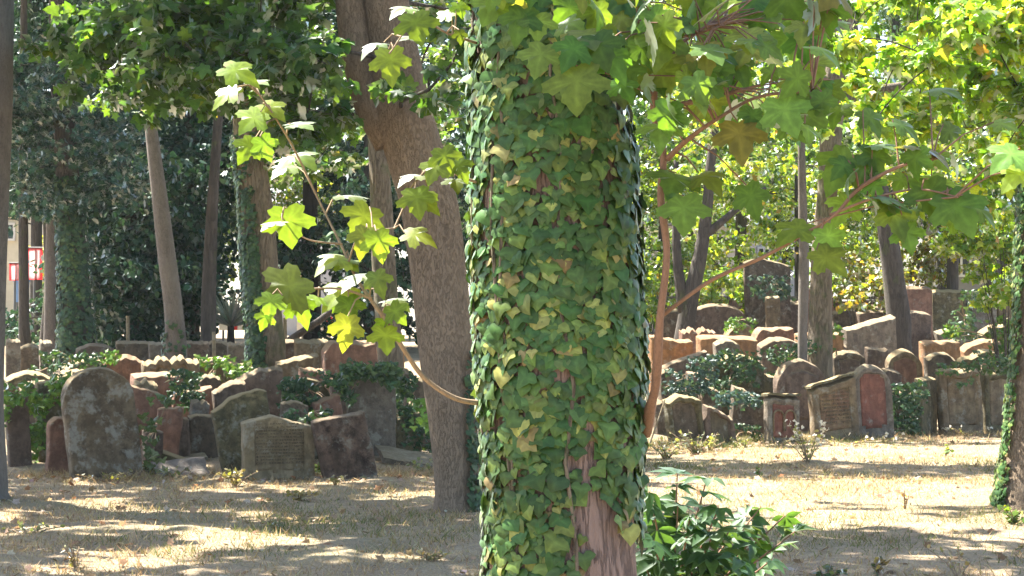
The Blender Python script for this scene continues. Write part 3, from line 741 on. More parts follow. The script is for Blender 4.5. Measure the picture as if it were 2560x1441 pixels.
# pale spiky plant
def yucca(px, Y):
    b = P(px, 850, Y); b.z = tz(b.x, b.y)
    zc = P(px, 815, Y).z
    th = thing('spiky_plant', 'pale spiky plant with a fan of stiff leaves left of the straight trunk', 'plant', b)
    mb = MB(); mb.tube([Vector((0, 0, -.05)), Vector((0, 0, zc - b.z))], [.09, .07], 8); mb.build('stem', M['bark_dark'], th)
    n = 70; V = []; 
    d = rvec(n); d[:, 2] = np.abs(d[:, 2]) * 1.1 + .12; d /= np.linalg.norm(d, axis=1, keepdims=True)
    tpl = (np.array([(-.035, 0, 0), (.035, 0, 0), (.028, .6, .02), (0, 1, -.03), (-.028, .6, .02)]), [(0, 1, 2, 4), (2, 3, 4)])
    scatter('leaves', tpl, np.tile([0, 0, zc - b.z], (n, 1)), d, np.array([0, -1., .4]) + rng.standard_normal((n, 3)) * .3, .75 * (.8 + .4 * rng.random(n)), pick(n, [(.45, .47, .42), (.35, .38, .33)], [1, 1]), M['leaf_dark'], th)
yucca(577, 40)

# far buildings
M['wall_white'] = plain('white_render_wall', (.40, .41, .42), .85, .08)
M['wall_cream'] = plain('cream_wall', (.60, .55, .42), .85, .1)
M['wall_grey'] = plain('grey_wall', (.22, .22, .21), .85, .15)
M['roof'] = plain('slate_roof', (.16, .155, .16), .8, .2)
M['frame'] = plain('pale_window_frame', (.6, .6, .58), .6, .05)
M['red'+'_paint'] = plain('red_paint', (.62, .04, .035), .45, .1)
M['banner'] = leaf_mat('red_fabric', .5, (1.3, 1.3, 1.3), 0)
M['white_paint'] = plain('white_paint', (.8, .79, .77), .5, .05)
M['blue_paint'] = plain('blue_paint', (.16, .30, .55), .5, .1)
M['metal'] = plain('dull_metal', (.16, .16, .16), .6, .1)
gm, nt, N, L, gb = newmat('window_glass'); gb.inputs['Base Color'].default_value = (.03, .035, .04, 1); gb.inputs['Roughness'].default_value = .08; M['glass'] = gm
def house(name, label, px0, px1, pyt, Y, depth, wall, wins, eave=.35, ridge=1.8):
    a = P(px0, pyt, Y); b = P(px1, pyt, Y); w = b.x - a.x; zt = a.z; g = tz((a.x + b.x) / 2, Y)
    c = Vector(((a.x + b.x) / 2, Y, g)); h = zt - g
    th = thing(name, label, 'house', c)
    mb = MB(); mb.box((0, depth / 2, h / 2 - .2), (w, depth, h + .4)); mb.build('wall', wall, th)
    mb = MB(); W = w / 2 + eave; D0 = -eave; D1 = depth + eave; t = .16
    v = [(-W, D0, h), (W, D0, h), (W, D1, h), (-W, D1, h), (-W, depth / 2, h + ridge), (W, depth / 2, h + ridge)]
    v2 = [(x, y, z + t) for x, y, z in v]
    mb.add(v + v2, [(0, 1, 5, 4), (3, 4, 5, 2), (6, 10, 11, 7), (9, 8, 11, 10), (0, 6, 7, 1), (2, 8, 9, 3), (0, 4, 10, 6), (4, 3, 9, 10), (1, 7, 11, 5), (5, 11, 8, 2)])
    mb.build('roof', M['roof'], th)
    for (wa, wb, wt, wb2) in wins:
        p = P(wa, wt, Y) - c; q = P(wb, wb2, Y) - c; cx = (p.x + q.x) / 2; cz = (p.z + q.z) / 2; ww = q.x - p.x; hh = p.z - q.z
        mb = MB(); s = .07
        for dx in (-ww / 2, 0, ww / 2): mb.box((cx + dx, -.03, cz), (s, .08, hh + s))
        for dz in (-hh / 2, hh / 2): mb.box((cx, -.045, cz + dz), (ww + s, .08, s))
        fr = mb.build('window', M['frame'], th)
        mb = MB(); mb.box((cx, -.012, cz), (ww, .02, hh)); mb.build('pane', M['glass'], fr)
house('white_house', 'white house with a shallow roof glimpsed right of the forked dark tree', 1600, 1890, 565, 68, 8, M['wall_white'], [(1720, 1760, 590, 625), (1790, 1840, 590, 625), (1640, 1680, 590, 630)])
house('white_house', 'tall white house glimpsed behind the pale thin trunk', 1880, 2010, 470, 75, 9, M['wall_white'], [(1895, 1925, 620, 680), (1950, 1985, 620, 680)])
house('grey_house', 'grey house with dark windows and a slate roof at the right', 2310, 2600, 560, 60, 9, M['wall_grey'], [(2345, 2395, 575, 615), (2380, 2425, 630, 690), (2470, 2530, 590, 650)])
house('cream_house', 'cream house end with a dark eave at the left edge', -140, 55, 530, 62, 8, M['wall_cream'], [(0, 36, 560, 600), (-80, -30, 560, 600)])
house('white_house', 'pale house seen through small gaps behind the leaning trunk', 690, 830, 520, 74, 9, M['wall_white'], [(720, 745, 600, 650), (780, 805, 600, 650)])

# red banners, blue bin, barrier in the distance
def sign(label, px0, px1, py0, py1, Y):
    a = P(px0, py0, Y); b = P(px1, py1, Y); g = tz(a.x, Y); c = Vector(((a.x + b.x) / 2, Y, g))
    th = thing('red_banner', label, 'banner', c, rot=(0, 0, math.radians(10)))
    w = b.x - a.x; h = a.z - b.z; k = 9
    X, Z = np.meshgrid(np.linspace(-w / 2, w / 2, k), np.linspace(b.z - g, a.z - g, k)); Yy = -.06 + .03 * np.sin(X / w * 9) * (1.2 - (Z - b.z + g) / h)
    v = np.stack([X.ravel(), Yy.ravel(), Z.ravel()], 1); f = [(j * k + i, j * k + i + 1, (j + 1) * k + i + 1, (j + 1) * k + i) for j in range(k - 1) for i in range(k - 1)]
    o = mesh_obj('cloth', v, f, M['banner'], th, True)
    at = o.data.color_attributes.new('Col', 'FLOAT_COLOR', 'POINT')
    cc = np.tile([.62, .04, .05, 1], (k * k, 1)); mid = (np.abs(X.ravel()) < w * .33) & (np.abs((Z.ravel() - (a.z + b.z) / 2 + g) / h) < .4); cc[mid] = [.8, .42, .42, 1]
    at.data.foreach_set('color', cc.astype(np.float32).ravel())
    mb = MB(); mb.tube([(0, 0, -.2), (0, 0, a.z - g + .04)], [.03, .03], 8); mb.tube([(-w / 2, -.05, a.z - g + .02), (w / 2, -.05, a.z - g + .02)], [.02, .02], 6); mb.build('post', M['metal'], th)
sign('taller bright red banner with a pale middle between the crooked dark trunks at the left', 66, 106, 622, 700, 47)
sign('small bright red banner next to the taller one at the left', 24, 50, 660, 702, 47)
def bin_(px, Y, py0, py1, hw):
    a = P(px, py0, Y); b = P(px, py1, Y); g = tz(a.x, Y); w = hw / 4800 * Y
    th = thing('wheeled_bin', 'light blue bin on a stand below the small red banner', 'bin', (a.x, Y, g))
    mb = MB(); h0 = b.z - g; h1 = a.z - g
    v = [(-w * .8, -w * .8, h0), (w * .8, -w * .8, h0), (w * .8, w * .8, h0), (-w * .8, w * .8, h0), (-w, -w, h1), (w, -w, h1), (w, w, h1), (-w, w, h1)]
    mb.add(v, [(3, 2, 1, 0), (0, 1, 5, 4), (1, 2, 6, 5), (2, 3, 7, 6), (3, 0, 4, 7), (4, 5, 6, 7)]); mb.build('body', M['blue_paint'], th)
    mb = MB(); mb.box((0, 0, h1 + .035), (w * 2.15, w * 2.2, .06)); mb.build('lid', M['blue_paint'], th)
    mb = MB()
    for sx in (-1, 1):
        for sy in (-1, 1): mb.box((sx * w * .65, sy * w * .65, h0 / 2 - .05), (.05, .05, h0 + .1))
    mb.build('stand', M['metal'], th)
bin_(54, 48, 706, 756, 16)
def barrier(label, px0, px1, py0, py1, Y, n):
    a = P(px0, py0, Y); b = P(px1, py1, Y); w = b.x - a.x; g = tz((a.x + b.x) / 2, Y); c = Vector(((a.x + b.x) / 2, Y, g))
    th = thing('striped_barrier', label, 'barrier', c, group='red and white barriers beyond the graves')
    for k in range(n):
        mb = MB(); mb.box((-w / 2 + w * (k + .5) / n, 0, (a.z + b.z) / 2 - g), (w / n - .004, .05, a.z - b.z))
        mb.build('red_panel' if k % 2 else 'white_panel', M['red_paint'] if k % 2 else M['white_paint'], th)
    for s in (-.4, .4):
        mb = MB(); mb.tube([(s * w, .06, -.1), (s * w, .06, a.z - g)], [.03, .03], 6); mb.build('post', M['metal'], th)
barrier('red and white barrier seen between the straight and the leaning trunks', 742, 876, 792, 826, 46, 6)
barrier('short red and white barrier beside the pale spiky plant', 548, 640, 806, 826, 46, 4)
# ------------------------------------------------------------------ gravestones
US = np.concatenate([[0, .012, .035, .07], np.linspace(.12, .88, 17), [.93, .965, .988, 1]])
TS = np.concatenate([np.linspace(0, .88, 20), [.905, .925, .942, .957, .97, .98, .989, .996, 1]])
def top_shape(kind, u, w, h, sd):
    x = (u - .5) * w
    if kind == 'arch':   z = h - w / 2 * .92 + np.sqrt(np.maximum(0, (w / 2) ** 2 - x ** 2)) * .92
    elif kind == 'low':  z = h - .16 * w * (2 * np.abs(u - .5)) ** 2.2
    elif kind == 'lowl': z = h - .05 * w * (u) ** 2 - .30 * w * np.clip(1 - u * 1.25, 0, 1) ** 1.8
    elif kind == 'lowr': z = h - .36 * w * np.clip(u * 1.1, 0, 1) ** 1.8
    elif kind == 'peak': z = h - .14 * w * np.abs(2 * u - .8)
    elif kind == 'shoulder':
        z = np.where(np.abs(x) < w * .32, h - w * .16 + np.sqrt(np.maximum(0, (w * .32) ** 2 - x ** 2)) * .5, h - w * .22)
    elif kind == 'ornate': z = h - .05 * w + .035 * w * np.cos(u * 6 * math.pi) + .03 * w * np.cos(u * 14 * math.pi) - .10 * w * (2 * np.abs(u - .5)) ** 6
    elif kind == 'lshoulder': z = h - .20 * w * np.clip(1 - u / .22, 0, 1) ** 2.0 
    elif kind == 'sl': z = h - .22 * w * u
    elif kind == 'sr': z = h - .22 * w * (1 - u)
    elif kind == 'broken': z = h - .22 * w * (vnoise(u * 5 + sd, sd) ) - .1 * w * np.abs(2 * u - 1)
    else: z = h - .025 * w * (2 * np.abs(u - .5)) ** 10
    return z + .024 * fbm(u * 6 + sd, sd, 0, 4) - .03 * np.clip(fbm(u * 9 + sd, sd + 5, 0, 2) - .25, 0, 1) 
STONES = []
def gravestone(label, l, r, top, Y, kind='flat', mat='tan', lean=0.0, yaw=28, back=-4, th=.13, rough=.008, panel=None, ins=0, taper=.0, name='gravestone', mid=None, cap=None, depth_rec=.022, arches=0, low=None):
    pm = mid if mid is not None else (l + r) / 2
    xm = P(pm, 900, Y).x
    va = math.atan2(xm, Y); ya = math.radians(yaw)
    w = (r - l) * Y / 4800 / max(.45, math.cos(ya + va) + .25 * 0) 
    w = max(.12, w - th * max(0, math.sin(ya + va)) * .8)
    zt = P(pm, top, Y).z; g = tz(xm, Y); h0 = zt - g; h = h0 / math.cos(math.radians(lean)) + .12
    bx = xm - math.sin(math.radians(lean)) * h0 * .5
    base = Vector((bx, Y, tz(bx, Y) - .12))
    E = Matrix.Rotation(ya, 4, 'Z') @ Matrix.Rotation(math.radians(lean), 4, 'Y') @ Matrix.Rotation(math.radians(back), 4, 'X')
    o = thing(name, label, 'gravestone', base, E.to_euler())
    sd = random.random() * 40
    U, T = np.meshgrid(US, TS)
    tp = top_shape(kind, U, w, h, sd)
    Z = T * tp; X = (U - .5) * w * (1 + taper * (1 - T)) + .013 * fbm(T * 5 + sd, np.sign(U - .5) + 2, 0, 4) * (2 * U - 1)
    e = np.minimum(np.minimum(U * w, (1 - U) * w), (1 - T) * h + .0)
    rr = .022; inset = np.where(e < rr, rr * (1 - np.sqrt(np.maximum(0, 1 - (1 - e / rr) ** 2))), 0)
    yf = -th / 2 + inset - rough * 1.8 * fbm(X * 5 + sd, Z * 5, sd, 4) - rough * .7 * fbm(X * 22 + sd, Z * 22, sd, 2)
    ch = (min(.058, th * .36) if Y > 22.6 else .025) * (1 + .7 * fbm(U * 5 + sd, sd, 3, 3))
    Zf = Z - ch * sstep(.55, 1, T) * 1.0; Z_ = Z
    rec = 0 * X
    if panel:
        mgn = .13 * w; zb = .22 * h; top_in = top_shape(kind, U, w, h, sd) - mgn
        di = np.minimum(np.minimum(X + w / 2 - mgn, w / 2 - mgn - X), np.minimum(Z - zb, top_in - Z))
        rec = sstep(-.008, .012, di) * depth_rec
        yf = yf + rec
    yb = th / 2 - inset + rough * 2 * fbm(X * 4 + sd + 9, Z * 4, sd, 3)
    nU, nT = len(US), len(TS)
    V = np.concatenate([np.stack([X, yf, Zf], 2).reshape(-1, 3), np.stack([X, yb, Z], 2).reshape(-1, 3)])
    Fc = []; B = nU * nT
    for j in range(nT - 1):
        for i in range(nU - 1):
            a = j * nU + i; Fc.append((a, a + 1, a + nU + 1, a + nU)); Fc.append((B + a, B + a + nU, B + a + nU + 1, B + a + 1))
    for j in range(nT - 1):
        a = j * nU; Fc.append((a, a + nU, B + a + nU, B + a)); a = j * nU + nU - 1; Fc.append((a, B + a, B + a + nU, a + nU))
    for i in range(nU - 1):
        a = (nT - 1) * nU + i; Fc.append((a, a + 1, B + a + 1, B + a)); a = i; Fc.append((a, B + a, B + a + 1, a + 1))
    s = mesh_obj('slab', V, Fc, M[mat], o, True)
    try:
        s.data.set_sharp_from_angle(angle=math.radians(50))
    except Exception: pass
    if panel:
        ok = (di > .006)
        idx = -np.ones(nU * nT, int); okr = ok.ravel()
        f2 = []
        for j in range(nT - 1):
            for i in range(nU - 1):
                a = j * nU + i; q = (a, a + 1, a + nU + 1, a + nU)
                if all(okr[k] for k in q): f2.append(q)
        if f2:
            used = sorted({k for q in f2 for k in q}); mp = {k: i for i, k in enumerate(used)}
            vv = [V[k] + np.array([0, -.005, 0]) for k in used]; n0 = len(vv)
            vv += [V[k] + np.array([0, .012, 0]) for k in used]
            ff = [tuple(mp[k] for k in q) for q in f2]
            from collections import Counter
            ed = Counter()
            for q in ff:
                for k in range(4): ed[(q[k], q[(k + 1) % 4])] += 1
            side = [(b_, a_, a_ + n0, b_ + n0) for (a_, b_) in ed if (b_, a_) not in ed]
            mesh_obj('panel', vv, ff + side, M[panel], o, True)
    if ins:
        mb = MB(); y0 = -th / 2 - .004 + (depth_rec - .005 if panel else 0)
        zs = np.linspace(h * .86 if kind in ('flat', 'peak', 'sl', 'sr') else h * .72, h * .36, ins)
        for zl in zs:
            x = -w * .33
            while x < w * .33:
                g_ = random.uniform(.012, .024); hh = (zs[0] - zs[-1]) / max(1, ins - 1) * .40 * random.uniform(.6, 1)
                if random.random() < .84:
                    mb.box((x + g_ / 2, y0, zl + hh / 2 * random.choice((.9, 1))), (g_, .008, .008))
                    mb.box((x + g_ * random.choice((.1, .9)), y0, zl), (.007, .008, hh))
                    if random.random() < .4: mb.box((x + g_ / 2, y0, zl - hh / 2), (g_ * .8, .008, .006))
                x += g_ + random.uniform(.006, .012)
        for sx in (-1, 1): mb.box((sx * w * .345, y0, (zs[0] + zs[-1]) / 2), (.004, .006, zs[0] - zs[-1] + .05))
        for zl in zs: mb.box((0, y0 + .001, zl - (zs[0] - zs[-1]) / ins * .32), (w * .69, .005, .003))
        mb.build('inscription', M['groove'], o)
    if arches:
        mb = MB(); y0 = -th / 2 - .004
        for k in range(arches):
            cx = (k - (arches - 1) / 2) * w * .36; R = w * .16; pts = [(cx - R, y0, h * .35), (cx - R, y0, h * .62)]
            pts += [(cx - R * math.cos(t), y0, h * .62 + R * math.sin(t)) for t in np.linspace(.3, 2.84, 7)] + [(cx + R, y0, h * .62), (cx + R, y0, h * .35)]
            mb.tube(pts, [.014] * len(pts), 6)
        mb.build('carved_arch', M['tan'], o, True)
    if cap:
        mb = MB(); k = 12; tpz = top_shape(kind, np.linspace(0, 1, k), w, h, sd)
        for i in range(k - 1):
            u0 = i / (k - 1) - .5; u1 = (i + 1) / (k - 1) - .5
            mb.add([(u0 * w * 1.06, -th / 2 - .02, tpz[i] - .004), (u1 * w * 1.06, -th / 2 - .02, tpz[i + 1] - .004), (u1 * w * 1.06, th / 2 + .02, tpz[i + 1] - .004), (u0 * w * 1.06, th / 2 + .02, tpz[i] - .004),
                    (u0 * w * 1.06, -th / 2 - .015, tpz[i] + .03), (u1 * w * 1.06, -th / 2 - .015, tpz[i + 1] + .03), (u1 * w * 1.06, th / 2 + .015, tpz[i + 1] + .03), (u0 * w * 1.06, th / 2 + .015, tpz[i] + .03)],
                   [(3, 2, 1, 0), (0, 1, 5, 4), (2, 3, 7, 6), (4, 5, 6, 7)] + ([(3, 0, 4, 7)] if i == 0 else []) + ([(1, 2, 6, 5)] if i == k - 2 else []))
        mb.build('coping', M[cap], o)
    return o
G = gravestone
# --- left, front to back
G('pale square gravestone with worn rows of writing, front of the left group', 606, 788, 1034, 20.2, 'peak', 'pale', 0, 24, -4, .14, .006, 'pale', 13, depth_rec=.012)
G('pitted dark reddish gravestone leaning left, right of the pale inscribed one', 800, 936, 1036, 20.3, 'flat', 'pitted', -11, 24, -6, .14, .022, mid=868)
G('large arched gravestone blotched with pale lichen at the left', 172, 352, 914, 20.5, 'arch', 'blotch', -5, 30, -5, .17, .022, mid=258)
G('small brown gravestone tucked against the left side of the blotched arch', 124, 200, 1044, 20.9, 'lshoulder', 'red', 3, 30, -4, .14, .01, mid=156)
G('narrow dark gravestone at the far left below the bright ivy', 20, 78, 988, 21.6, 'flat', 'purple', -3, 26, -3, .13, .008)
G('mossy gravestone behind the small brown one at the left', 92, 176, 952, 22.0, 'flat', 'mossy', 0, 28, -3, .13, .01)
G('leaning gravestone with a long curved top behind the pale inscribed one', 545, 690, 974, 21.2, 'lowl', 'mossy', -8, 24, -8, .14, .02, mid=618)
G('dark reddish block standing right of the blotched arch', 356, 408, 1075, 21.3, 'flat', 'purple', 2, 26, -3, .2, .01)
G('red slab with a sloping top right behind the blotched arch', 318, 402, 962, 22.2, 'sl', 'red', 6, 26, -6, .13, .012)
G('cracked red stone leaning behind the dark reddish block', 386, 452, 1010, 22.0, 'sr', 'red', 8, 20, -8, .12, .014)
G('low dark gravestone behind the fallen slab', 410, 476, 1044, 22.2, 'flat', 'purple', -2, 22, -4, .13, .01)
G('low dark gravestone with a pale left edge next to the leaning curved one', 474, 545, 1036, 22.4, 'flat', 'dark', -2, 22, -4, .13, .012)
G('tall arched brown gravestone with ivy hanging over its shoulders', 868, 992, 916, 22.6, 'arch', 'grey', 1, 20, -3, .14, .008)
G('greenish arched gravestone overgrown at the top, behind the pale inscribed one', 706, 832, 944, 22.4, 'arch', 'mossy', 0, 22, -3, .13, .012, 'dark')
G('arched dark stone peeping out between ivy and the leaning trunk', 1012, 1090, 944, 23.8, 'low', 'dark', 2, 22, -3, .13, .01)
G('purple brown gravestone with a rounded left shoulder', 590, 716, 912, 24.0, 'lowl', 'purple', -2, 24, -4, .13, .012)
G('dark purple stone filling the gap left of the rounded shoulder', 540, 626, 948, 23.2, 'lowl', 'purple', -4, 24, -6, .13, .014)
G('tan gravestone with a scalloped carved top lit by the sun', 358, 500, 886, 25.0, 'ornate', 'tan', -1, 24, -2, .16, .012, 'tan', depth_rec=.03)
G('red gravestone with a bulging face beside the scalloped one', 262, 358, 886, 25.2, 'low', 'red', 0, 24, -2, .15, .02)
G('brown slab below the scalloped stone', 430, 530, 960, 23.6, 'sr', 'red', 4, 24, -6, .13, .012)
G('flat lit slab lying across the stones behind the blotched arch', 330, 470, 930, 23.8, 'flat', 'red', 0, 24, -3, .25, .015)
G('greenish stone with ivy along its top right of the scalloped one', 484, 566, 894, 25.6, 'flat', 'tan', 0, 24, -2, .14, .008)
G('small stone with bright leaves on its corner', 560, 632, 906, 25.4, 'flat', 'mossy', 1, 24, -2, .13, .01)
G('wide reddish brown gravestone at the foot of the straight trunk', 622, 742, 847, 27.2, 'flat', 'purple', 0, 16, -2, .15, .006)
G('low brown stone with a sunlit top in front of the wide flat ones', 690, 800, 880, 25.8, 'sr', 'tan', 0, 22, -2, .14, .008)
G('brown gravestone with a bright sunlit top left of the red one', 736, 828, 847, 26.6, 'flat', 'tan', 0, 20, -2, .14, .006)
G('red gravestone with rounded orange left shoulder and sunlit top', 806, 944, 850, 25.8, 'lshoulder', 'red', 0, 22, -2, .2, .006)
G('orange gravestone right of the red one with the orange shoulder', 940, 1012, 868, 26.4, 'flat', 'orange', 0, 18, -2, .14, .006)
G('small dark urn shaped stone beside the leaning trunk', 984, 1036, 916, 25.0, 'shoulder', 'dark', 0, 20, -2, .14, .01)
G('low dark mossy slab at the far left edge', 14, 140, 926, 24.0, 'low', 'mossy', 0, 26, -4, .2, .02)
G('low mossy slab behind the mossy gravestone at the left', 110, 240, 918, 24.6, 'lowl', 'mossy', 0, 26, -4, .2, .02)
G('rough overgrown stone behind the top of the blotched arch', 150, 262, 888, 26.4, 'lowl', 'dark', 0, 26, -4, .2, .02)
G('grey shaded gravestone at the far left behind the edge trunk', 14, 52, 848, 29.5, 'flat', 'grey', 0, 24, -1, .12, .006)
G('narrow grey shaded gravestone right of the crooked dark trunks', 98, 132, 850, 30.0, 'flat', 'grey', 0, 24, -1, .12, .006)
G('wide shaded gravestone left of the curved trunk', 290, 372, 852, 31.0, 'flat', 'dark', 0, 20, -1, .12, .006)
G('shaded square gravestone touching the curved trunk', 372, 436, 854, 30.5, 'flat', 'grey', 0, 20, -1, .12, .006)
G('shaded gravestone right of the foot of the curved trunk', 462, 524, 852, 30.2, 'flat', 'purple', 0, 20, -1, .12, .006)
G('shaded blue grey gravestone left of the straight trunk', 568, 622, 856, 29.0, 'flat', 'grey', 0, 20, -1, .12, .006)
G('dark gravestone directly left of the blue grey one by the straight trunk', 520, 572, 850, 30.8, 'low', 'dark', 0, 20, -1, .12, .006)
G('shaded stone behind the overgrown rough one at the left', 190, 284, 858, 31.5, 'low', 'purple', 0, 20, -1, .12, .006)
G('shaded low stone below the red banners', 50, 100, 860, 31.0, 'low', 'dark', 0, 20, -1, .12, .006)
# --- right, front to back
G('mossy frame shaped gravestone with a sunken arch, right of the thick trunk', 1668, 1762, 982, 26.1, 'peak', 'mossy', -5, 26, -5, .14, .016, 'dark', depth_rec=.05)
G('small brown gravestone widening to its foot with a dark niche', 1762, 1836, 1012, 26.3, 'lowr', 'purple', 0, 26, -5, .14, .014, 'groove', taper=.35, depth_rec=.05)
G('small gravestone with two carved arches over a red face', 1912, 2000, 990, 26.9, 'flat', 'grey', 1, 26, -3, .13, .01, 'redpanel', cap='mossy', arches=2)
G('red and tan layered gravestone in a pale frame with a mossy top', 2026, 2146, 938, 27.2, 'sr', 'tan', -3, 22, -4, .16, .008, 'layered', 11, cap='mossy', depth_rec=.03)
G('arched gravestone with a dark red face beside the layered one', 2132, 2232, 910, 27.6, 'arch', 'grey', -2, 22, -3, .14, .008, 'redpanel', depth_rec=.03)
G('dark purple arched gravestone behind the one with two carved arches', 1938, 2068, 896, 28.6, 'arch', 'purple', 0, 22, -3, .14, .006, 'purple', depth_rec=.012)
G('tall mossy square gravestone wrapped in dark ivy', 1778, 1912, 884, 29.2, 'low', 'mossy', 2, 22, -3, .14, .012)
G('dark slanting stone behind the small brown niche stone', 1826, 1922, 968, 27.6, 'lowr', 'dark', 8, 22, -6, .14, .014)
G('thin slab leaning left against the tan green gravestones', 2300, 2362, 930, 28.6, 'sr', 'mossy', 12, 60, -4, .12, .01)
G('tan gravestone with green moss streaks at the right', 2348, 2456, 920, 28.8, 'flat', 'tan', -1, 20, -4, .16, .014, 'tan', depth_rec=.03)
G('mossy tan gravestone next to the right edge trunk', 2456, 2548, 924, 29.2, 'flat', 'mossy', 0, 20, -4, .16, .012, 'tan', depth_rec=.03)
G('low dark stone behind the thin leaning slab', 2228, 2300, 974, 29.4, 'low', 'purple', 0, 22, -3, .14, .012)
G('reddish arched gravestone with a pale frame behind the dark red arched one', 2218, 2308, 872, 31.5, 'arch', 'tan', 0, 20, -3, .14, .008, 'red', depth_rec=.03)
G('dark gravestone with carved bands behind the layered one', 2082, 2166, 874, 31.8, 'low', 'dark', 0, 20, -3, .14, .01, 'purple')
G('dark gravestone leaning beside the one with carved bands', 2164, 2222, 868, 32.2, 'flat', 'purple', 2, 20, -3, .14, .01)
G('long low rock with a sunlit orange top at the right', 2306, 2404, 850, 32.6, 'flat', 'orange', -1, 18, -3, .22, .02)
G('second rock with a wavy sunlit orange top at the right', 2400, 2500, 842, 33.2, 'lowl', 'orange', 2, 18, -3, .22, .02)
G('dark rounded stone under the sunlit orange rocks', 2314, 2392, 880, 31.4, 'low', 'dark', 0, 18, -3, .14, .02)
G('mossy stone right of the dark rounded one', 2394, 2476, 888, 31.2, 'low', 'mossy', 0, 18, -3, .14, .02)
G('grey wide gravestone with a sunlit edge in the upper right rows', 2110, 2242, 786, 35.0, 'sr', 'grey', 0, 26, -2, .2, .01)
G('brown wide gravestone behind the grey wide one', 2146, 2330, 776, 36.5, 'flat', 'purple', 0, 20, -2, .16, .008)
G('tall brown slab rising above the grey wide gravestone', 2246, 2332, 716, 39.5, 'flat', 'red', 0, 14, -1, .16, .006)
G('tall reddish slab left of the tallest brown one', 2196, 2256, 722, 40.2, 'flat', 'purple', 0, 14, -1, .16, .006)
G('tall mossy slab at the upper right partly behind green leaves', 2328, 2416, 724, 40.0, 'flat', 'mossy', 0, 14, -1, .16, .006)
G('tall grey slab at the upper right, left one of a pair', 2426, 2492, 738, 40.5, 'flat', 'grey', 0, 14, -1, .16, .006)
G('tall tan slab at the upper right, right one of a pair', 2492, 2580, 738, 40.8, 'flat', 'tan', 0, 14, -1, .16, .006)
G('low stone with a slanting sunlit top below the pair of tall slabs', 2340, 2430, 806, 36.5, 'sr', 'grey', 0, 18, -3, .2, .02)
G('overgrown low stone by the right edge trunk', 2450, 2570, 810, 35.5, 'low', 'mossy', 0, 18, -3, .2, .02)
G('brown carved gravestone with a broken top right of the thick trunk', 1622, 1734, 822, 33.0, 'broken', 'orange', 0, 22, -2, .18, .03)
G('stone with a bumpy crest behind the broken carved one', 1700, 1790, 816, 34.2, 'ornate', 'red', 0, 20, -2, .16, .02)
G('wide flat topped stone with a bright sunlit edge right of the thick trunk', 1744, 1896, 838, 32.4, 'flat', 'orange', 0, 18, -2, .22, .008)
G('brown gravestone with a smooth slanted top between the lit ones', 1882, 1986, 818, 33.4, 'lshoulder', 'red', 0, 18, -2, .2, .008)
G('low brown stone with a lit edge in front of the slanted top one', 1896, 2010, 842, 31.6, 'low', 'purple', 0, 18, -2, .2, .008)
G('long stone with a sunlit top below the branching brown trunk', 1990, 2110, 830, 33.0, 'flat', 'orange', 0, 18, -2, .22, .012)
G('small square grey stone standing on the tall mossy one row behind', 1786, 1852, 846, 30.6, 'low', 'grey', 0, 20, -2, .16, .012)
G('tilted purple stone near the thick trunk', 1662, 1786, 878, 30.2, 'sr', 'purple', -6, 20, -8, .14, .02)
G('dark broken stone at the foot of the tilted purple one', 1650, 1720, 912, 28.6, 'broken', 'dark', 0, 20, -8, .16, .03)
G('rounded stone capped with sunlit ivy', 1810, 1900, 806, 35.2, 'arch', 'tan', 0, 18, -2, .2, .01)
G('long dark slab behind the ivy capped rounded stone', 1726, 1862, 758, 38.6, 'low', 'purple', 0, 14, -1, .16, .008)
G('tall dark ivy hung gravestone left of the pale thin trunk', 1868, 1984, 640, 39.0, 'peak', 'dark', 0, 14, -6, .1, .01)
G('narrow tan slab standing before the tall dark ivy hung one', 1914, 1952, 740, 37.8, 'flat', 'tan', 0, 14, -1, .12, .006)
G('brown slab behind the branching trunk foot', 2010, 2084, 720, 38.5, 'flat', 'red', 0, 14, -1, .14, .006)
G('dark slab between the branching trunk and the orange shrub', 2080, 2150, 770, 37.8, 'low', 'dark', 0, 14, -1, .14, .008)
# --- more stones packed into the rows
G('small rounded brown stone peeping over the pale inscribed gravestone', 700, 770, 1000, 21.3, 'low', 'dark', 4, 22, -6, .13, .014)
G('leaning brown stone filling the gap between pitted and tall arched gravestones', 800, 872, 984, 21.9, 'sr', 'red', -8, 22, -8, .13, .014)
G('dark stone sunk behind the tall arched brown gravestone', 830, 900, 945, 23.6, 'flat', 'purple', -3, 22, -3, .13, .012)
G('reddish slab low behind the greenish arched gravestone', 745, 812, 920, 24.2, 'flat', 'red', 2, 22, -3, .13, .01)
G('dark mossy slab tilted in the ivy beside the leaning trunk', 988, 1060, 1020, 22.8, 'lowl', 'mossy', 8, 20, -10, .13, .014)
G('brown slab half covered by dark ivy beside the tall arched gravestone', 1030, 1092, 1000, 23.4, 'flat', 'dark', -4, 20, -6, .13, .012)
G('worn low slab behind the mossy gravestone at the left', 60, 128, 946, 23.2, 'lowl', 'dark', -4, 28, -6, .14, .014)
G('broken tan stone just right of the blotched arch top', 330, 392, 940, 23.0, 'broken', 'tan', 6, 24, -8, .14, .02)
G('dark stone between the brown slab and the rounded left shoulder stone', 500, 560, 935, 24.4, 'low', 'dark', -3, 24, -4, .13, .012)
G('grey broken stone beside the leaning curved gravestone', 470, 520, 990, 22.9, 'broken', 'grey', 10, 24, -10, .13, .02)
G('brown stone in deep shade left of the mossy frame shaped gravestone', 1634, 1680, 1000, 27.4, 'low', 'dark', -4, 24, -4, .14, .014)
G('purple stone standing between the tilted one and the tall mossy one', 1716, 1782, 930, 28.9, 'flat', 'purple', 4, 22, -5, .14, .014)
G('low dark stone behind the small brown niche gravestone', 1752, 1806, 968, 28.2, 'low', 'dark', -2, 22, -4, .14, .014)
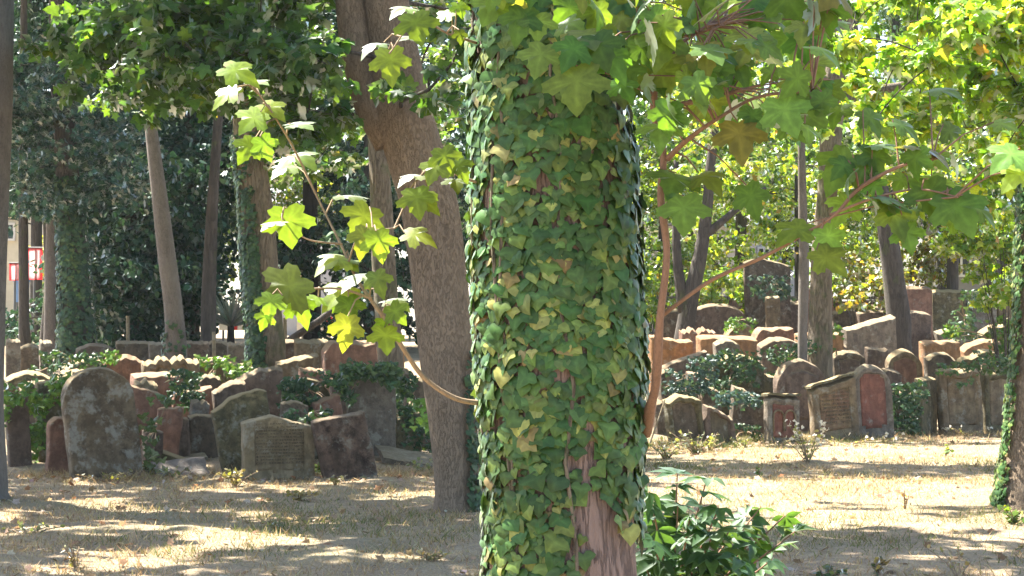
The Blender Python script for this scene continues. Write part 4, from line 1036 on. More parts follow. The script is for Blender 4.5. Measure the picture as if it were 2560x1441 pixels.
G('mossy slab between the tall mossy gravestone and the dark purple arch', 1900, 1948, 930, 29.4, 'sl', 'mossy', 3, 22, -5, .14, .014)
G('low stone with a pale lit edge above the dark purple arch', 2010, 2086, 876, 30.6, 'sr', 'grey', -2, 20, -4, .16, .012)
G('dark stone behind the arched red faced gravestone', 2196, 2256, 920, 29.8, 'low', 'purple', 0, 22, -3, .14, .012)
G('tilted purple slab beside the thin leaning one', 2262, 2322, 990, 28.6, 'sl', 'purple', 6, 24, -8, .14, .014)
G('mossy stone topping the row above the tan green gravestones', 2430, 2510, 872, 31.8, 'low', 'mossy', 0, 18, -3, .16, .014)
G('grey stone under the bright leaves by the right edge trunk', 2500, 2580, 880, 31.0, 'flat', 'grey', 0, 18, -3, .16, .014)
G('dark slab low in the row behind the carved banded gravestone', 2060, 2120, 850, 33.8, 'low', 'purple', 0, 20, -3, .14, .01)
G('brown shaded slab behind the orange shrub', 2120, 2200, 762, 39.2, 'flat', 'purple', 0, 14, -1, .16, .008)
G('wide dark slab between the mossy and the grey tall ones', 2380, 2450, 742, 41.2, 'flat', 'dark', 0, 14, -1, .16, .008)
G('low dark slab far behind the forked tree foot', 1650, 1734, 772, 39.4, 'flat', 'dark', 0, 14, -1, .16, .008)
G('shaded brown slab far behind the pale thin trunk', 1970, 2024, 752, 39.8, 'flat', 'purple', 0, 14, -1, .16, .008)
# --- fallen pieces
def fallen(label, l, r, py, Y, size, rot, mat, name='fallen_slab'):
    p = P((l + r) / 2, py, Y); p.z = tz(p.x, p.y) + size[2] * .5
    bm_n = (14, 10); w, d, h = size; V = []; Fc = []
    nu, nv = bm_n
    for s in (1, -1):
        for j in range(nv):
            for i in range(nu):
                u = i / (nu - 1); v = j / (nv - 1)
                x = (u - .5) * w * (1 + .12 * (float(vnoise(v * 4, s * 0 + l)) - .5)); y = (v - .5) * d * (1 + .15 * (float(vnoise(u * 4, l * .3)) - .5))
                e = min(u, 1 - u, v, 1 - v); z = s * (h / 2 - (.012 if e == 0 else 0)) + .02 * float(fbm(x * 6 + l, y * 6, s, 3))
                V.append((x, y, z))
    B = nu * nv
    for j in range(nv - 1):
        for i in range(nu - 1):
            a = j * nu + i; Fc += [(a, a + 1, a + nu + 1, a + nu), (B + a, B + a + nu, B + a + nu + 1, B + a + 1)]
    for i in range(nu - 1):
        Fc += [(i, B + i, B + i + 1, i + 1), ((nv - 1) * nu + i, (nv - 1) * nu + i + 1, B + (nv - 1) * nu + i + 1, B + (nv - 1) * nu + i)]
    for j in range(nv - 1):
        Fc += [(j * nu, (j + 1) * nu, B + (j + 1) * nu, B + j * nu), (j * nu + nu - 1, B + j * nu + nu - 1, B + (j + 1) * nu + nu - 1, (j + 1) * nu + nu - 1)]
    o = mesh_obj(name, V, Fc, M[mat], None, True); o.location = p; o.rotation_euler = tuple(math.radians(a) for a in rot)
    try: o.data.set_sharp_from_angle(angle=math.radians(50))
    except Exception: pass
    return tag(o, label, 'fallen stone')
fallen('blue grey slab lying tilted on the ground between the left gravestones', 385, 520, 1140, 20.9, (.56, .42, .07), (26, -4, 20), 'slate')
fallen('mossy curved fragment lying across the blue grey slab', 410, 530, 1110, 21.4, (.62, .16, .10), (10, 22, 14), 'mossy')
fallen('pale broken slab lying on top of the low dark stones', 430, 520, 1020, 22.2, (.36, .34, .06), (8, -6, 20), 'grey')
fallen('flat pale stone lying in the grass right of the thick trunk', 1645, 1700, 1135, 24.0, (.3, .2, .05), (4, 2, 10), 'pale')
fallen('grey slab sunk in the grass in front of the tall arched brown stone', 960, 1080, 1085, 22.2, (.7, .5, .08), (14, 10, 15), 'grey')
fallen('light flat stone lying on the shoulder of the arched red faced one', 2180, 2232, 912, 28.2, (.3, .25, .05), (2, 3, 10), 'tan')

# low wall closing the yard at the right
def low_wall():
    a = P(1640, 752, 43.5); b = P(2700, 742, 43.5); c = (a + b) / 2; g = tz(c.x, 43.5); c.z = g; w = b.x - a.x; h = a.z - g
    th = thing('stone_wall', 'long low shaded brown wall behind the rear gravestones at the right', 'wall', c)
    n = 60; V = []; Fc = []
    for i in range(n):
        x = -w / 2 + w * i / (n - 1); z = h + .05 * float(fbm(x * 1.3, 4, 1, 3))
        V += [(x, -.15 + .02 * float(fbm(x * 3, 1, 0, 2)), -.4), (x, -.15 + .02 * float(fbm(x * 3, 5, 0, 2)), z), (x, .15, z), (x, .15, -.4)]
    for i in range(n - 1):
        k = i * 4; Fc += [(k, k + 4, k + 5, k + 1), (k + 1, k + 5, k + 6, k + 2), (k + 2, k + 6, k + 7, k + 3)]
    Fc += [(0, 1, 2, 3), (4 * n - 4, 4 * n - 1, 4 * n - 2, 4 * n - 3)]
    mesh_obj('wall', V, Fc, M['red'], th)
    mb = MB()
    for i in range(14): mb.box((-w / 2 + w * (i + .5) / 14, 0, h + .06), (w / 14 - .012, .38, .07))
    for i in range(14): pass
    mb.build('coping', M['grey'], th)
low_wall()
# thin weathered posts in the rear rows
for lb, px, p0, p1, Y in (('pale thin post left of the curved trunk', 319, 790, 856, 31.5), ('pale thin post right of the slim dark trunk', 534, 830, 864, 30.0), ('pale thin post right of the straight trunk', 712, 795, 852, 29.0)):
    a = P(px, p0, Y); g = tz(a.x, Y)
    mb = MB(); mb.tube([(0, 0, -.2), (.01, 0, (a.z - g) * .5), (0, .01, a.z - g)], [.035, .032, .028], 6); o = mb.build('post', M['pale']); o.location = (a.x, Y, g); tag(o, lb, 'post')
a = P(722, 852, 28.5); b = P(872, 744, 28.5); mb = MB(); mb.tube([Vector((0, 0, 0)), (b - a) * .5 + Vector((0, 0, -.03)), b - a, (b - a) * 1.5], [.055, .05, .045, .03], 8)
o = mb.build('leaning_branch', M['bark_dark'], None, True); o.location = a; tag(o, 'thick dark fallen branch leaning diagonally behind the wide reddish stones', 'branch')

# ------------------------------------------------------------------ ivy and plants on and between the stones
def ivy_clump(label, rects, Y, n, size=.055, pal=G_IVYD, dy=.18, name='ivy_clump', hangs=.0):
    """rects: (x0, x1, y0, y1, weight) in the photograph"""
    ws = np.array([r[4] for r in rects], float); ws /= ws.sum()
    k = rng.choice(len(rects), n, p=ws); R = np.array([r[:4] for r in rects], float)[k]
    u = rng.random(n); v = rng.random(n)
    px = R[:, 0] + (R[:, 1] - R[:, 0]) * u; py = R[:, 2] + (R[:, 3] - R[:, 2]) * v
    bulge = np.sqrt(np.maximum(0, 1 - (2 * u - 1) ** 2))
    keep = (rng.random(n) < .25 + .5 * bulge) & (fbm(px / 22, py / 22, Y, 2) + .3 * rng.random(n) > -.02); px, py, u, v, bulge = px[keep], py[keep], u[keep], v[keep], bulge[keep]; n = len(px)
    yy = Y - .12 - dy * bulge * rng.random(n) + .12 * rng.random(n)
    pos = np.array([P(a_, b_, c_) for a_, b_, c_ in zip(px, py, yy)])
    pos += rng.standard_normal((n, 3)) * .02
    zt = terrain(pos[:, 0], pos[:, 1]) + .01; pos[:, 2] = np.maximum(pos[:, 2], zt)
    b = Vector((float(pos[:, 0].mean()), Y, 0)); b.z = tz(b.x, b.y)
    th = thing(name, label, 'ivy' if 'ivy' in name else 'plant', b)
    nrm = np.array([0, -.8, .7]) + rng.standard_normal((n, 3)) * .45; tip = np.array([0, -.3, -1.]) + rng.standard_normal((n, 3)) * .55
    scatter('foliage', T_IVY, pos - np.array(b), tip, nrm, size * (.6 + .8 * rng.random(n)), pick(n, *pal), M['ivy'], th)
    mb = MB()
    for i in range(8):
        i1 = rng.integers(0, n); p0 = Vector((0, .12, float(pos[:, 2].mean()) - b.z)); p1 = Vector(pos[i1]) - b; m_ = (p0 + p1) / 2 + Vector((0, .06, .03))
        q = spline([(*p0, .005), (*m_, .007), (*p1, .004)], 6); mb.tube([Vector(x[:3]) for x in q], [x[3] for x in q], 4, cap=False)
    mb.build('stems', M['twig_tan'], th)
    return th
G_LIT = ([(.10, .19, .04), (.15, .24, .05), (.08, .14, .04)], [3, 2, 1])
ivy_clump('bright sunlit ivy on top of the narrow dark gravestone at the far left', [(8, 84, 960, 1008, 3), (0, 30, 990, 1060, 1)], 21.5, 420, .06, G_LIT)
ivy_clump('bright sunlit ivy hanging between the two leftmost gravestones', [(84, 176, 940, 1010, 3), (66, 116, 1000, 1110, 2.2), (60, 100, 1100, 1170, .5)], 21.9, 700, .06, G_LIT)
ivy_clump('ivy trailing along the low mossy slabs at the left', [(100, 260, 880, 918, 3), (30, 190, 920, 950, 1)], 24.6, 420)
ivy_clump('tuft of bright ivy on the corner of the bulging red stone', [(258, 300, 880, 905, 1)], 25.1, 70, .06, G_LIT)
ivy_clump('dark ivy hanging down in front of the brown slab', [(424, 500, 925, 990, 2), (450, 510, 980, 1030, 1)], 23.4, 420)
ivy_clump('ivy along the top of the greenish stone', [(482, 566, 890, 916, 2), (500, 545, 936, 958, 1)], 25.4, 260, .055, G_LIT)
ivy_clump('leaves growing over the corner of the small stone', [(566, 632, 905, 945, 1)], 25.2, 200, .055, G_LIT)
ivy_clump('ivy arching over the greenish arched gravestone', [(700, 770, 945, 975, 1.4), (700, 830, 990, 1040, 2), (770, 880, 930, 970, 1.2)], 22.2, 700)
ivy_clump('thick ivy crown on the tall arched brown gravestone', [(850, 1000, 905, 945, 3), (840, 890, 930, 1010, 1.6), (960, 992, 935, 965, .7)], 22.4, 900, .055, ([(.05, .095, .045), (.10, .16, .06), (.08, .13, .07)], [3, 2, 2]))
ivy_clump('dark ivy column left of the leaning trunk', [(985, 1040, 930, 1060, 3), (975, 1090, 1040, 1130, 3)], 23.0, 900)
ivy_clump('ivy spreading in front of the pitted dark gravestone top', [(700, 830, 1025, 1060, 2)], 21.0, 220)
ivy_clump('sprig of light leaves at the left edge of the leaning trunk', [(1026, 1088, 990, 1065, 1)], 18.5, 70, .075, G_LIT, name='leafy_sprig')
ivy_clump('leafy shoots growing out beside the blotched arch', [(322, 392, 1036, 1100, 2), (380, 430, 985, 1015, 1.2), (350, 400, 1110, 1170, .8)], 20.9, 210, .07, ([(.09, .13, .06), (.14, .17, .08)], [2, 1]), name='leafy_sprig')
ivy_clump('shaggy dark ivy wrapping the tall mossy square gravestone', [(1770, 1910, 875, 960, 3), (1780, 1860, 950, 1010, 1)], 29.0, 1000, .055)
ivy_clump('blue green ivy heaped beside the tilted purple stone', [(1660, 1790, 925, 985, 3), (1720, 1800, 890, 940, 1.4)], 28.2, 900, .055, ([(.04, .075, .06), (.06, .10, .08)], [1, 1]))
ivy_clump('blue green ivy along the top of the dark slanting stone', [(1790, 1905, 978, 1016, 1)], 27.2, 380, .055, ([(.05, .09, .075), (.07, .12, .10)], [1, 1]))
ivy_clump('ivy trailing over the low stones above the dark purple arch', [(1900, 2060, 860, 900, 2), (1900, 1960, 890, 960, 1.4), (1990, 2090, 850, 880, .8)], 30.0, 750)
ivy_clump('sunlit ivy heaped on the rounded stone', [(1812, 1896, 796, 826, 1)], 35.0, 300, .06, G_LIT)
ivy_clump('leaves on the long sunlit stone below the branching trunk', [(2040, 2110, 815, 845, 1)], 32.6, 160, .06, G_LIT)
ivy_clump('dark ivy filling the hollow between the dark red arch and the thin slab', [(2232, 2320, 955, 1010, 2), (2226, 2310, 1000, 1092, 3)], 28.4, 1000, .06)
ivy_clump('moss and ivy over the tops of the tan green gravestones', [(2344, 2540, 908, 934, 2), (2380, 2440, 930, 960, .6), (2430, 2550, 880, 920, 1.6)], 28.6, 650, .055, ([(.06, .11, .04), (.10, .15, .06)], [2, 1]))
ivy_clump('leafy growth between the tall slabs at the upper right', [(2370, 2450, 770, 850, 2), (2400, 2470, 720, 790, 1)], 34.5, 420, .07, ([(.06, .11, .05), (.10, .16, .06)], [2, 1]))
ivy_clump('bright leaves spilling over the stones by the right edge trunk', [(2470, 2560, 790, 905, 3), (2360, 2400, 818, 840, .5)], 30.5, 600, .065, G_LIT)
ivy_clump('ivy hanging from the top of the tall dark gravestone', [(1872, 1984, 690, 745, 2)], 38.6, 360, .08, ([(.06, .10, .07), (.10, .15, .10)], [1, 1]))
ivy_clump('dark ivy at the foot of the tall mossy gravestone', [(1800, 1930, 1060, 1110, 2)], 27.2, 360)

# weeds in the grass
def weed(label, px, py, hgt, n, size, pal, spread, heads=0, name='weed', leafT=T_FAR, mat='leaf_far', headcol=(.7, .68, .6)):
    D = 4800 * EYE / (py - 820.0); b = P(px, py, D); b.z = tz(b.x, b.y)
    th = thing(name, label, 'plant', b); H = hgt / 4800 * D; S = spread / 4800 * D
    ns = max(3, n // 9); tops = np.stack([rng.standard_normal(ns) * S * .5, rng.standard_normal(ns) * S * .4, H * (.55 + .5 * rng.random(ns))], 1)
    k = rng.integers(0, ns, n); t = rng.random(n) * .9 + .08
    pos = tops[k] * t[:, None] + np.array([0, 0, 0]); pos[:, 2] = tops[k][:, 2] * t ** .9
    scatter('leaves', leafT, pos, rvec(n) * np.array([1, 1, .5]) + [0, 0, .25], np.array([0, 0, 1.]) + rng.standard_normal((n, 3)) * .6, size * (.6 + .8 * rng.random(n)), pick(n, *pal), M[mat], th)
    mb = MB()
    for q in tops: mb.tube([(0, 0, -.03), (q[0] * .4, q[1] * .4, q[2] * .5), tuple(q)], [.006, .005, .003], 4, cap=False)
    mb.build('stems', M['twig_tan'], th)
    if heads:
        hp = tops[rng.integers(0, ns, heads)] + rng.standard_normal((heads, 3)) * .03
        for q in hp: scatter('flower_head', T_IVY2, q[None], rvec(1) + [0, 0, .8], rvec(1), .045, np.array([headcol]), M['dry'], th)
G_GRY = ([(.16, .20, .12), (.22, .26, .16)], [2, 1])
weed('grey green weeds growing at the foot of the framed mossy stone', 1740, 1140, 60, 110, .055, G_GRY, 70)
weed('grey green weeds beside the thick trunk in the grass', 1665, 1150, 50, 90, .05, G_GRY, 60)
weed('weed with white seed heads in front of the layered gravestone', 2020, 1160, 90, 110, .05, ([(.17, .21, .08), (.3, .33, .2)], [2, 1]), 70, 40)
weed('small green weed standing alone in the sunlit grass', 1898, 1198, 32, 24, .045, G_LIT, 14)
weed('dry brown stalks in the sunlit grass at the right', 2262, 1272, 52, 26, .03, ([(.30, .20, .10), (.25, .2, .12)], [1, 1]), 22, name='dry_stalks')
weed('low leafy weed at the foot of the right edge trunk', 2535, 1310, 45, 80, .05, G_LIT, 60)
weed('small weed in the grass before the tan green gravestones', 2362, 1140, 26, 40, .045, G_LIT, 30)
weed('row of dry weeds under the tan green gravestones', 2420, 1092, 24, 60, .035, ([(.3, .27, .16), (.2, .22, .1)], [1, 1]), 90, 14, name='dry_weeds')
weed('dry weeds in front of the dark red arched stone', 2210, 1112, 24, 50, .035, ([(.3, .27, .16), (.2, .22, .1)], [1, 1]), 70, 10, name='dry_weeds')
weed('tuft of weeds at the left foot of the pale inscribed gravestone', 590, 1215, 40, 80, .05, ([(.16, .17, .08), (.25, .22, .12)], [1, 1]), 50)
weed('bright weed squeezed between the pale and the pitted gravestones', 795, 1195, 42, 36, .06, G_LIT, 14)
weed('weeds in front of the grey slab near the leaning trunk', 985, 1150, 40, 90, .05, G_GRY, 60)
weed('tuft of dry grass in front of the pale inscribed gravestone', 745, 1248, 26, 90, .05, ([(.2, .2, .1), (.3, .27, .16)], [1, 1]), 60)
weed('weeds at the foot of the fallen blue grey slab', 440, 1195, 26, 70, .05, G_GRY, 60)
weed('dry stalks in the shaded grass at the lower left', 190, 1415, 60, 40, .04, ([(.34, .27, .16), (.2, .2, .1)], [1, 1]), 60, name='dry_stalks')
weed('dry stalks in the shaded grass left of the ivy trunk', 1080, 1400, 34, 60, .04, ([(.34, .3, .2), (.2, .22, .12)], [1, 1]), 60, name='dry_stalks')
weed('dark green stalk at the lower right with dry stems', 2192, 1436, 60, 30, .05, ([(.06, .09, .04), (.3, .24, .15)], [1, 1]), 22, name='dry_stalks')
weed('low green weeds at the bottom right in the dry grass', 2060, 1452, 45, 70, .05, ([(.07, .11, .05), (.14, .17, .07)], [1, 1]), 90)
weed('dry stems at the lower right corner', 2400, 1440, 70, 40, .03, ([(.3, .24, .15), (.2, .2, .1)], [1, 1]), 90, name='dry_stalks')

weed('pale green weeds spreading between the trunk and the niche gravestone', 1770, 1128, 46, 120, .045, G_GRY, 90)
weed('low green weeds under the dark slanting stone', 1860, 1118, 26, 70, .04, ([(.09, .14, .05), (.2, .24, .1)], [1, 1]), 60)
weed('low weeds at the foot of the stone with two carved arches', 1950, 1116, 22, 60, .035, ([(.2, .2, .1), (.3, .28, .16)], [1, 1]), 60, name='dry_weeds')
weed('dry weeds at the foot of the layered gravestone', 2090, 1118, 26, 70, .035, ([(.28, .25, .14), (.2, .22, .1)], [1, 1]), 80, 8, name='dry_weeds')
weed('dry grass tuft at the foot of the blotched arch', 270, 1205, 24, 80, .04, ([(.26, .24, .13), (.16, .17, .08)], [1, 1]), 90, name='dry_weeds')
weed('small weeds between the blotched arch and the fallen slab', 372, 1190, 36, 60, .05, ([(.10, .15, .06), (.2, .22, .11)], [1, 1]), 30)
weed('grey green weeds spreading left of the leaning trunk', 1050, 1180, 30, 80, .045, G_GRY, 70)
weed('tuft of dry grass left of the pitted gravestone foot', 840, 1216, 24, 60, .04, ([(.26, .24, .13), (.16, .17, .08)], [1, 1]), 70, name='dry_weeds')
weed('low weeds in the shaded grass at the left', 70, 1330, 26, 60, .04, G_GRY, 90)
weed('small pale weed in the shaded grass below the pale inscribed gravestone', 700, 1320, 20, 40, .035, G_GRY, 50)
# thin dead stick leaning at the framed stone
a = P(1622, 1112, 25.6); b = P(1662, 1000, 25.8); mb = MB(); mb.tube([Vector((0, 0, -.02)), (b - a) * .5 + Vector((.01, 0, 0)), b - a], [.012, .011, .009], 6)
o = mb.build('dead_stick', M['pale']); o.location = a; tag(o, 'thin pale stick leaning against the mossy frame shaped gravestone', 'stick')
# ------------------------------------------------------------------ near shrub and the sycamore shoots round the ivy trunk
def near_shrub():
    Y0 = 8.2; b = P(1680, 820, Y0); b.z = tz(b.x, b.y)
    th = thing('leafy_shrub', 'dark green shrub with long pointed leaflets right of the thick trunk foot', 'shrub', b)
    tips = [(1650, 1330), (1630, 1230), (1700, 1185), (1770, 1195), (1640, 1400), (1700, 1400), (1770, 1390), (1830, 1330), (1880, 1360), (1900, 1270), (1960, 1290), (1990, 1330),
            (1730, 1290), (1690, 1260), (1800, 1270), (1850, 1400), (1760, 1440), (1660, 1460), (1820, 1450), (1930, 1400), (1720, 1350), (1790, 1330), (1625, 1290), (1640, 1350), (1690, 1450), (1740, 1400), (1870, 1290), (1610, 1420)]
    mb = MB(); pos = []; tip = []
    for (px, py) in tips:
        c = P(px + random.uniform(-8, 8), py, Y0 + random.uniform(-.35, .35)) - b
        mid = Vector((c.x * .35, c.y * .4, c.z * .6)); q = spline([(0, 0, 0, .009), (*mid, .006), (*c, .003)], 8)
        mb.tube([Vector(x[:3]) for x in q], [x[3] for x in q], 5, cap=False)
        d = (c - mid).normalized()
        for k in range(4):
            t = 1 - k * .15; p = mid * (1 - t) + c * t if t < 1 else c
            pos.append(p); s = 1 if k % 2 else -1
            tip.append(Vector((d.x + s * random.uniform(.2, .9), d.y + random.uniform(-.7, .5), random.uniform(-.35, .25))))
    n = len(pos)
    scatter('leaves', T_PALM, np.array(pos), np.array(tip), np.array([0, -.25, 1.]) + rng.standard_normal((n, 3)) * .35, .135 * (.6 + .6 * rng.random(n)),
            pick(n, [(.035, .085, .035), (.05, .115, .04), (.075, .14, .05)], [3, 3, 1]), M['leaf'], th)
    mb.build('stems', M['twig'], th, True)
near_shrub()

def shoot(name, label, stems, leaves, pal, mat='twig', auto=None, size_px=110):
    """stems: list of [(px, py, Y, radius m)...]; leaves: (px, py, width px, Y, tip angle deg from straight down, face tilt 0..1, bright)"""
    b = Vector(stems[0][0][:3]) if False else P(*stems[0][0][:3])
    th = thing(name, label, 'branch', b)
    mb = MB(); lines = []
    for st in stems:
        q = spline([(*(P(px, py, Y) + Vector((random.gauss(0, .006), random.gauss(0, .006), random.gauss(0, .005)))), r * random.uniform(.92, 1.12)) for px, py, Y, r in st], 40); q[:, 3] *= 1 + .22 * (vnoise(np.arange(len(q)) * .45, st[0][0] * .01) - .5); lines.append(q)
        mb.tube([Vector(x[:3]) - b for x in q], [x[3] for x in q], 8, cap=True)
    pos = []; tip = []; nrm = []; sz = []; col = []
    allp = np.concatenate(lines)
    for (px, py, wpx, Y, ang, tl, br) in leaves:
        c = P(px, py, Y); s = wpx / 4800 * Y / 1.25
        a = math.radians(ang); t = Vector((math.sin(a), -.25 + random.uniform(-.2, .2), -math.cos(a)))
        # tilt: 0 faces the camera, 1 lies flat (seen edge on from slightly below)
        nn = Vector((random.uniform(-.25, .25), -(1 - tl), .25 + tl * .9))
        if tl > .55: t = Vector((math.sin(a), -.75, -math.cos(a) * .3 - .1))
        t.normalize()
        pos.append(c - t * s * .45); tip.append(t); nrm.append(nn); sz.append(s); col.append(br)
    if auto:
        for (x0, x1, y0, y1, Y0, Y1, n, lo, hi, br) in auto:
            for i in range(n):
                Y = random.uniform(Y0, Y1); c = P(random.uniform(x0, x1), random.uniform(y0, y1), Y); s = random.uniform(lo, hi) / 4800 * 5.2 / 1.25
                t = Vector((random.gauss(0, .55), random.uniform(-.8, .3), random.uniform(-1.0, -.15))).normalized()
                nn = Vector((random.gauss(0, .3), random.uniform(-.9, .1), random.uniform(.35, 1.1)))
                pos.append(c - t * s * .45); tip.append(t); nrm.append(nn); sz.append(s); col.append(br)
    pos = np.array(pos); n = len(pos)
    # leaf stalks back to the nearest stem point
    for p in pos:
        d = np.linalg.norm(allp[:, :3] - p, axis=1); k = int(np.argmin(d)); k = max(0, k - 1) if d[k] > .02 else k
        e = Vector(allp[k][:3]); v = Vector(p)
        if (e - v).length < .45:
            m_ = (e + v) / 2 + Vector((0, 0, .015)); mb.tube([e - b, m_ - b, v - b], [.0028, .002, .0018], 4, cap=False)
    mb.build('stems', M[mat], th, True)
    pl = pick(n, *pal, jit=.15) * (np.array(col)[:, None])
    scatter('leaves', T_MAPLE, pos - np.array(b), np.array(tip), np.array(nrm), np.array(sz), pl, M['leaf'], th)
Yb = 5.15
G_YOUNG = ([(.13, .20, .035), (.16, .22, .04), (.10, .17, .035)], [3, 2, 2])
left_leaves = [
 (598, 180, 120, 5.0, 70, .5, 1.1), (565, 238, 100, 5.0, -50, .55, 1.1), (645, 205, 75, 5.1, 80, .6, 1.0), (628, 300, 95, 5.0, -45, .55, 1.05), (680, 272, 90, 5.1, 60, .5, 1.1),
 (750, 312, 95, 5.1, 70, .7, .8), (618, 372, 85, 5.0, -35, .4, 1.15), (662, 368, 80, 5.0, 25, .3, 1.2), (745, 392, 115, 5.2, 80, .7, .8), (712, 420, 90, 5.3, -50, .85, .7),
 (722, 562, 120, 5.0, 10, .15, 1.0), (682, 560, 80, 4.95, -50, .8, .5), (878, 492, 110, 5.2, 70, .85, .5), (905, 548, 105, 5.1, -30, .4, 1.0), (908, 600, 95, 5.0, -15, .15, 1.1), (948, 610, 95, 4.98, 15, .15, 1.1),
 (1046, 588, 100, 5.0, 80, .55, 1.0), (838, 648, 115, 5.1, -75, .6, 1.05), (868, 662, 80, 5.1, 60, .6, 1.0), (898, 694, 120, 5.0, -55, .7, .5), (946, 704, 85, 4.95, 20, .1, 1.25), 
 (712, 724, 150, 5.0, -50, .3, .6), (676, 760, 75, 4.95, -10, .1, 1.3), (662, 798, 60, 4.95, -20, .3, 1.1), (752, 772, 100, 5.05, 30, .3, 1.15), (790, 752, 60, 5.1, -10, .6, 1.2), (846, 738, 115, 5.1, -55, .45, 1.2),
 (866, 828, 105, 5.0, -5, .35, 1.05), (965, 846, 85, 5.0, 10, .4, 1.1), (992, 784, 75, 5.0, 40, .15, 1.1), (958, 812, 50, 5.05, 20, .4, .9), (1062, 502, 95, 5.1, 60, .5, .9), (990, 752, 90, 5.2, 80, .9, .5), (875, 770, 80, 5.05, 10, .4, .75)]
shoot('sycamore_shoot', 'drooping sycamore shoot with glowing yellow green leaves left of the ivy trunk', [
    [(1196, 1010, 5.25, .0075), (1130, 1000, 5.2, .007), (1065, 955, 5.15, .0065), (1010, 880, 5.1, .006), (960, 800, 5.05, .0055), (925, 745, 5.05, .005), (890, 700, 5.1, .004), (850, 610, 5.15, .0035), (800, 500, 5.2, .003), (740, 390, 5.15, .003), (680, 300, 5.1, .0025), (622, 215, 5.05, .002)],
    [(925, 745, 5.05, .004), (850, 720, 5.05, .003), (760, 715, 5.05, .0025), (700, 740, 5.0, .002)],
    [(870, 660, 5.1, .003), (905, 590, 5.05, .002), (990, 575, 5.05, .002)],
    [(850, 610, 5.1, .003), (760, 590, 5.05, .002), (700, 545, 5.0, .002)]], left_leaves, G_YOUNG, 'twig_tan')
shoot('sycamore_twig', 'short twig of light green leaves in front of the leaning trunk', [
    [(1190, 455, 5.2, .004), (1150, 440, 5.15, .0035), (1090, 420, 5.1, .003), (1010, 500, 5.1, .002)],
    [(1190, 100, 5.2, .004), (1120, 90, 5.1, .003), (1040, 60, 5.05, .0025), (980, 130, 5.0, .002)]],
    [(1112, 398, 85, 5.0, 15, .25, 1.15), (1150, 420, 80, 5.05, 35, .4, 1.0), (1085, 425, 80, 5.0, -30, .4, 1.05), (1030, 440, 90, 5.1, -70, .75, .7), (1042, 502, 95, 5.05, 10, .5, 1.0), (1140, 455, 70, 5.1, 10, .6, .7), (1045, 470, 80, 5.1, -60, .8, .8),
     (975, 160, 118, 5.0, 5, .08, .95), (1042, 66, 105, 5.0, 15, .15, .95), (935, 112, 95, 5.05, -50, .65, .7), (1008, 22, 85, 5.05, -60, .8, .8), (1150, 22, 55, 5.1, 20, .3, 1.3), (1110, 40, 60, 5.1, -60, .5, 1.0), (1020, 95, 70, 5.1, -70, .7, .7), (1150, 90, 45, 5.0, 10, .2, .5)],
    G_YOUNG, 'twig_tan')
G_SYC = ([(.085, .175, .045), (.11, .205, .05), (.15, .22, .05), (.21, .22, .06)], [4, 4, 2, .5])
shoot('sycamore_shoot', 'upright reddish brown shoot with broad green leaves growing right of the ivy trunk', [
    [(1612, 1080, 5.3, .018), (1628, 1020, 5.2, .015), (1645, 950, 5.12, .0115), (1646, 800, 5.05, .0105), (1660, 640, 5.0, .010), (1664, 500, 5.0, .0095), (1658, 380, 5.0, .009), (1640, 280, 5.0, .0085), (1625, 180, 5.0, .009), (1590, 60, 5.05, .008), (1560, -80, 5.1, .007)],
    [(1640, 290, 5.0, .008), (1700, 262, 5.0, .007), (1760, 255, 5.0, .006), (1850, 230, 4.95, .005)],
    [(1630, 205, 5.0, .007), (1665, 180, 5.0, .006), (1700, 120, 5.0, .005), (1780, 60, 5.0, .004)],
    [(1662, 395, 5.0, .008), (1720, 350, 4.95, .007), (1790, 300, 4.9, .005), (1900, 250, 4.9, .004), (2040, 230, 4.85, .003)],
    [(1600, 80, 5.0, .006), (1700, 84, 4.95, .004), (1800, 70, 4.9, .003)]],
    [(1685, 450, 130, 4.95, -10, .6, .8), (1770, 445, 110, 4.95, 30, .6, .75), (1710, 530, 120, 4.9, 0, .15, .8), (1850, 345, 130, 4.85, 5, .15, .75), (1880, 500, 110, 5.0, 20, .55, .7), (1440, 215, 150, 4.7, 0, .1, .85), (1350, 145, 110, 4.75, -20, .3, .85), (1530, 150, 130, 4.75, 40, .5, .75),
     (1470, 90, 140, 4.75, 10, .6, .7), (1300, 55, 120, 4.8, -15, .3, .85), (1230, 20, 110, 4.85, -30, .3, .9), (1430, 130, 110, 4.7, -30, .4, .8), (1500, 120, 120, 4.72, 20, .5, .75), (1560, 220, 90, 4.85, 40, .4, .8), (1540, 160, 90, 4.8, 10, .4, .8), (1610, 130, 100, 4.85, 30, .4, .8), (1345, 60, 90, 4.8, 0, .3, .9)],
    G_SYC, 'twig', auto=[(1640, 2060, 60, 330, 4.7, 5.3, 66, 65, 125, 1.0), (1420, 1640, -40, 110, 4.7, 5.1, 16, 80, 130, .85), (1200, 1420, -60, 30, 4.7, 5.1, 9, 80, 120, .9), (1640, 2130, -40, 70, 4.8, 5.4, 24, 80, 140, .85), (2000, 2120, 200, 330, 4.8, 5.2, 7, 70, 110, .8), (1570, 1660, 160, 260, 4.9, 5.1, 6, 60, 90, .8)])
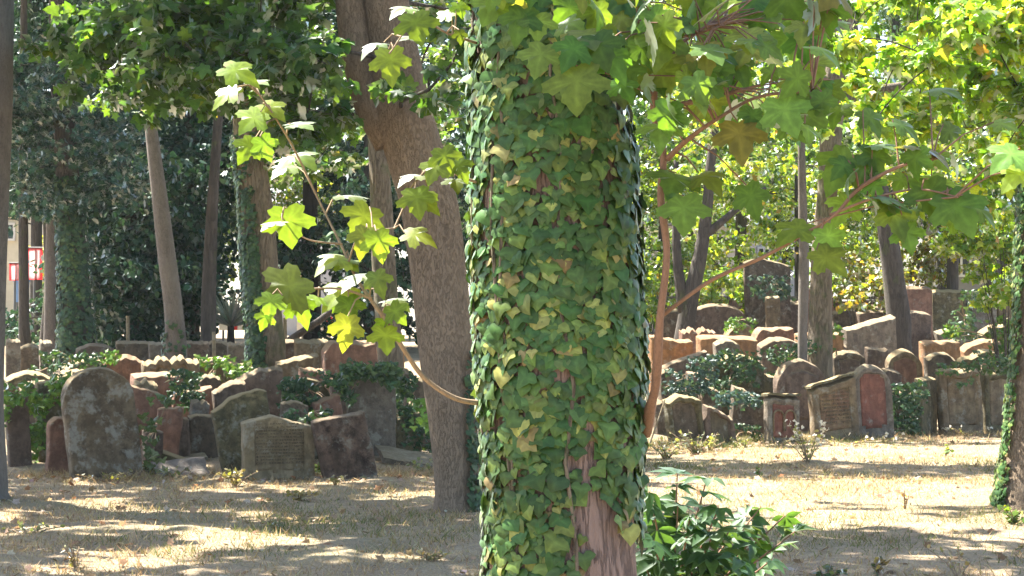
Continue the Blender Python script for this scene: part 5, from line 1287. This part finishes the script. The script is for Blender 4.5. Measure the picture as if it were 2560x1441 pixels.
shoot('sycamore_branch', 'long thin branch rising to the right with a spray of green leaves', [
    [(1640, 795, 5.2, .0065), (1690, 762, 5.15, .006), (1790, 700, 5.1, .0055), (1900, 645, 5.0, .005), (2000, 585, 4.95, .0045), (2080, 540, 4.9, .004), (2160, 480, 4.9, .005), (2250, 420, 4.85, .004), (2350, 385, 4.85, .003)],
    [(2080, 540, 4.9, .004), (2180, 500, 4.85, .003), (2300, 480, 4.85, .0025), (2400, 490, 4.8, .002)],
    [(2030, 570, 4.95, .004), (2040, 610, 4.9, .003), (2070, 640, 4.9, .002)]],
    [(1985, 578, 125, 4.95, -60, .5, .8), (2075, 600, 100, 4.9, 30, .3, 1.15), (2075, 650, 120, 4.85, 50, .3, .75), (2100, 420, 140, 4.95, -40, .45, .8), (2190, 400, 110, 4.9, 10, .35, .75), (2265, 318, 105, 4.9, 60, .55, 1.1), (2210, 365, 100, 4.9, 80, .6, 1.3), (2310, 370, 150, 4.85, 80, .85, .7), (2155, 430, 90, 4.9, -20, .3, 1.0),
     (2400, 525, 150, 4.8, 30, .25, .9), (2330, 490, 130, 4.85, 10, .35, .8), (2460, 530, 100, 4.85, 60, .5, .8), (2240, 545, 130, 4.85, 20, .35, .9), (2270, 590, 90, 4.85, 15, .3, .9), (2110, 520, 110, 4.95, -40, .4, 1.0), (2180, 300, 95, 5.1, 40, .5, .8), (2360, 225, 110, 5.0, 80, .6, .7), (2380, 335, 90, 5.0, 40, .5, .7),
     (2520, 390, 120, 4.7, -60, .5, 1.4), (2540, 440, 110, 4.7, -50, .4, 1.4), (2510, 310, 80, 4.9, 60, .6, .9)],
    G_SYC, 'twig', auto=[(2040, 2420, 400, 560, 4.8, 5.1, 18, 60, 110, .9)])
# low boughs of the near tree reaching into the top of the view

# ------------------------------------------------------------------ added thin volume imitating the pale veil of lens glare
def veil_volume():
    mb = MB(); mb.box((0, 150, 10), (740, 940, 24.0))
    m = bpy.data.materials.new('veil_volume'); m.use_nodes = True; N = m.node_tree.nodes; L = m.node_tree.links
    N.remove(N['Principled BSDF']); v = N.new('ShaderNodeVolumePrincipled')
    v.inputs['Density'].default_value = 0.00025; v.inputs['Color'].default_value = (.86, .92, 1, 1); v.inputs['Anisotropy'].default_value = .3
    L.new(v.outputs[0], N['Material Output'].inputs['Volume'])
    o = mb.build('veil_volume', m); o['kind'] = 'stuff'
veil_volume()
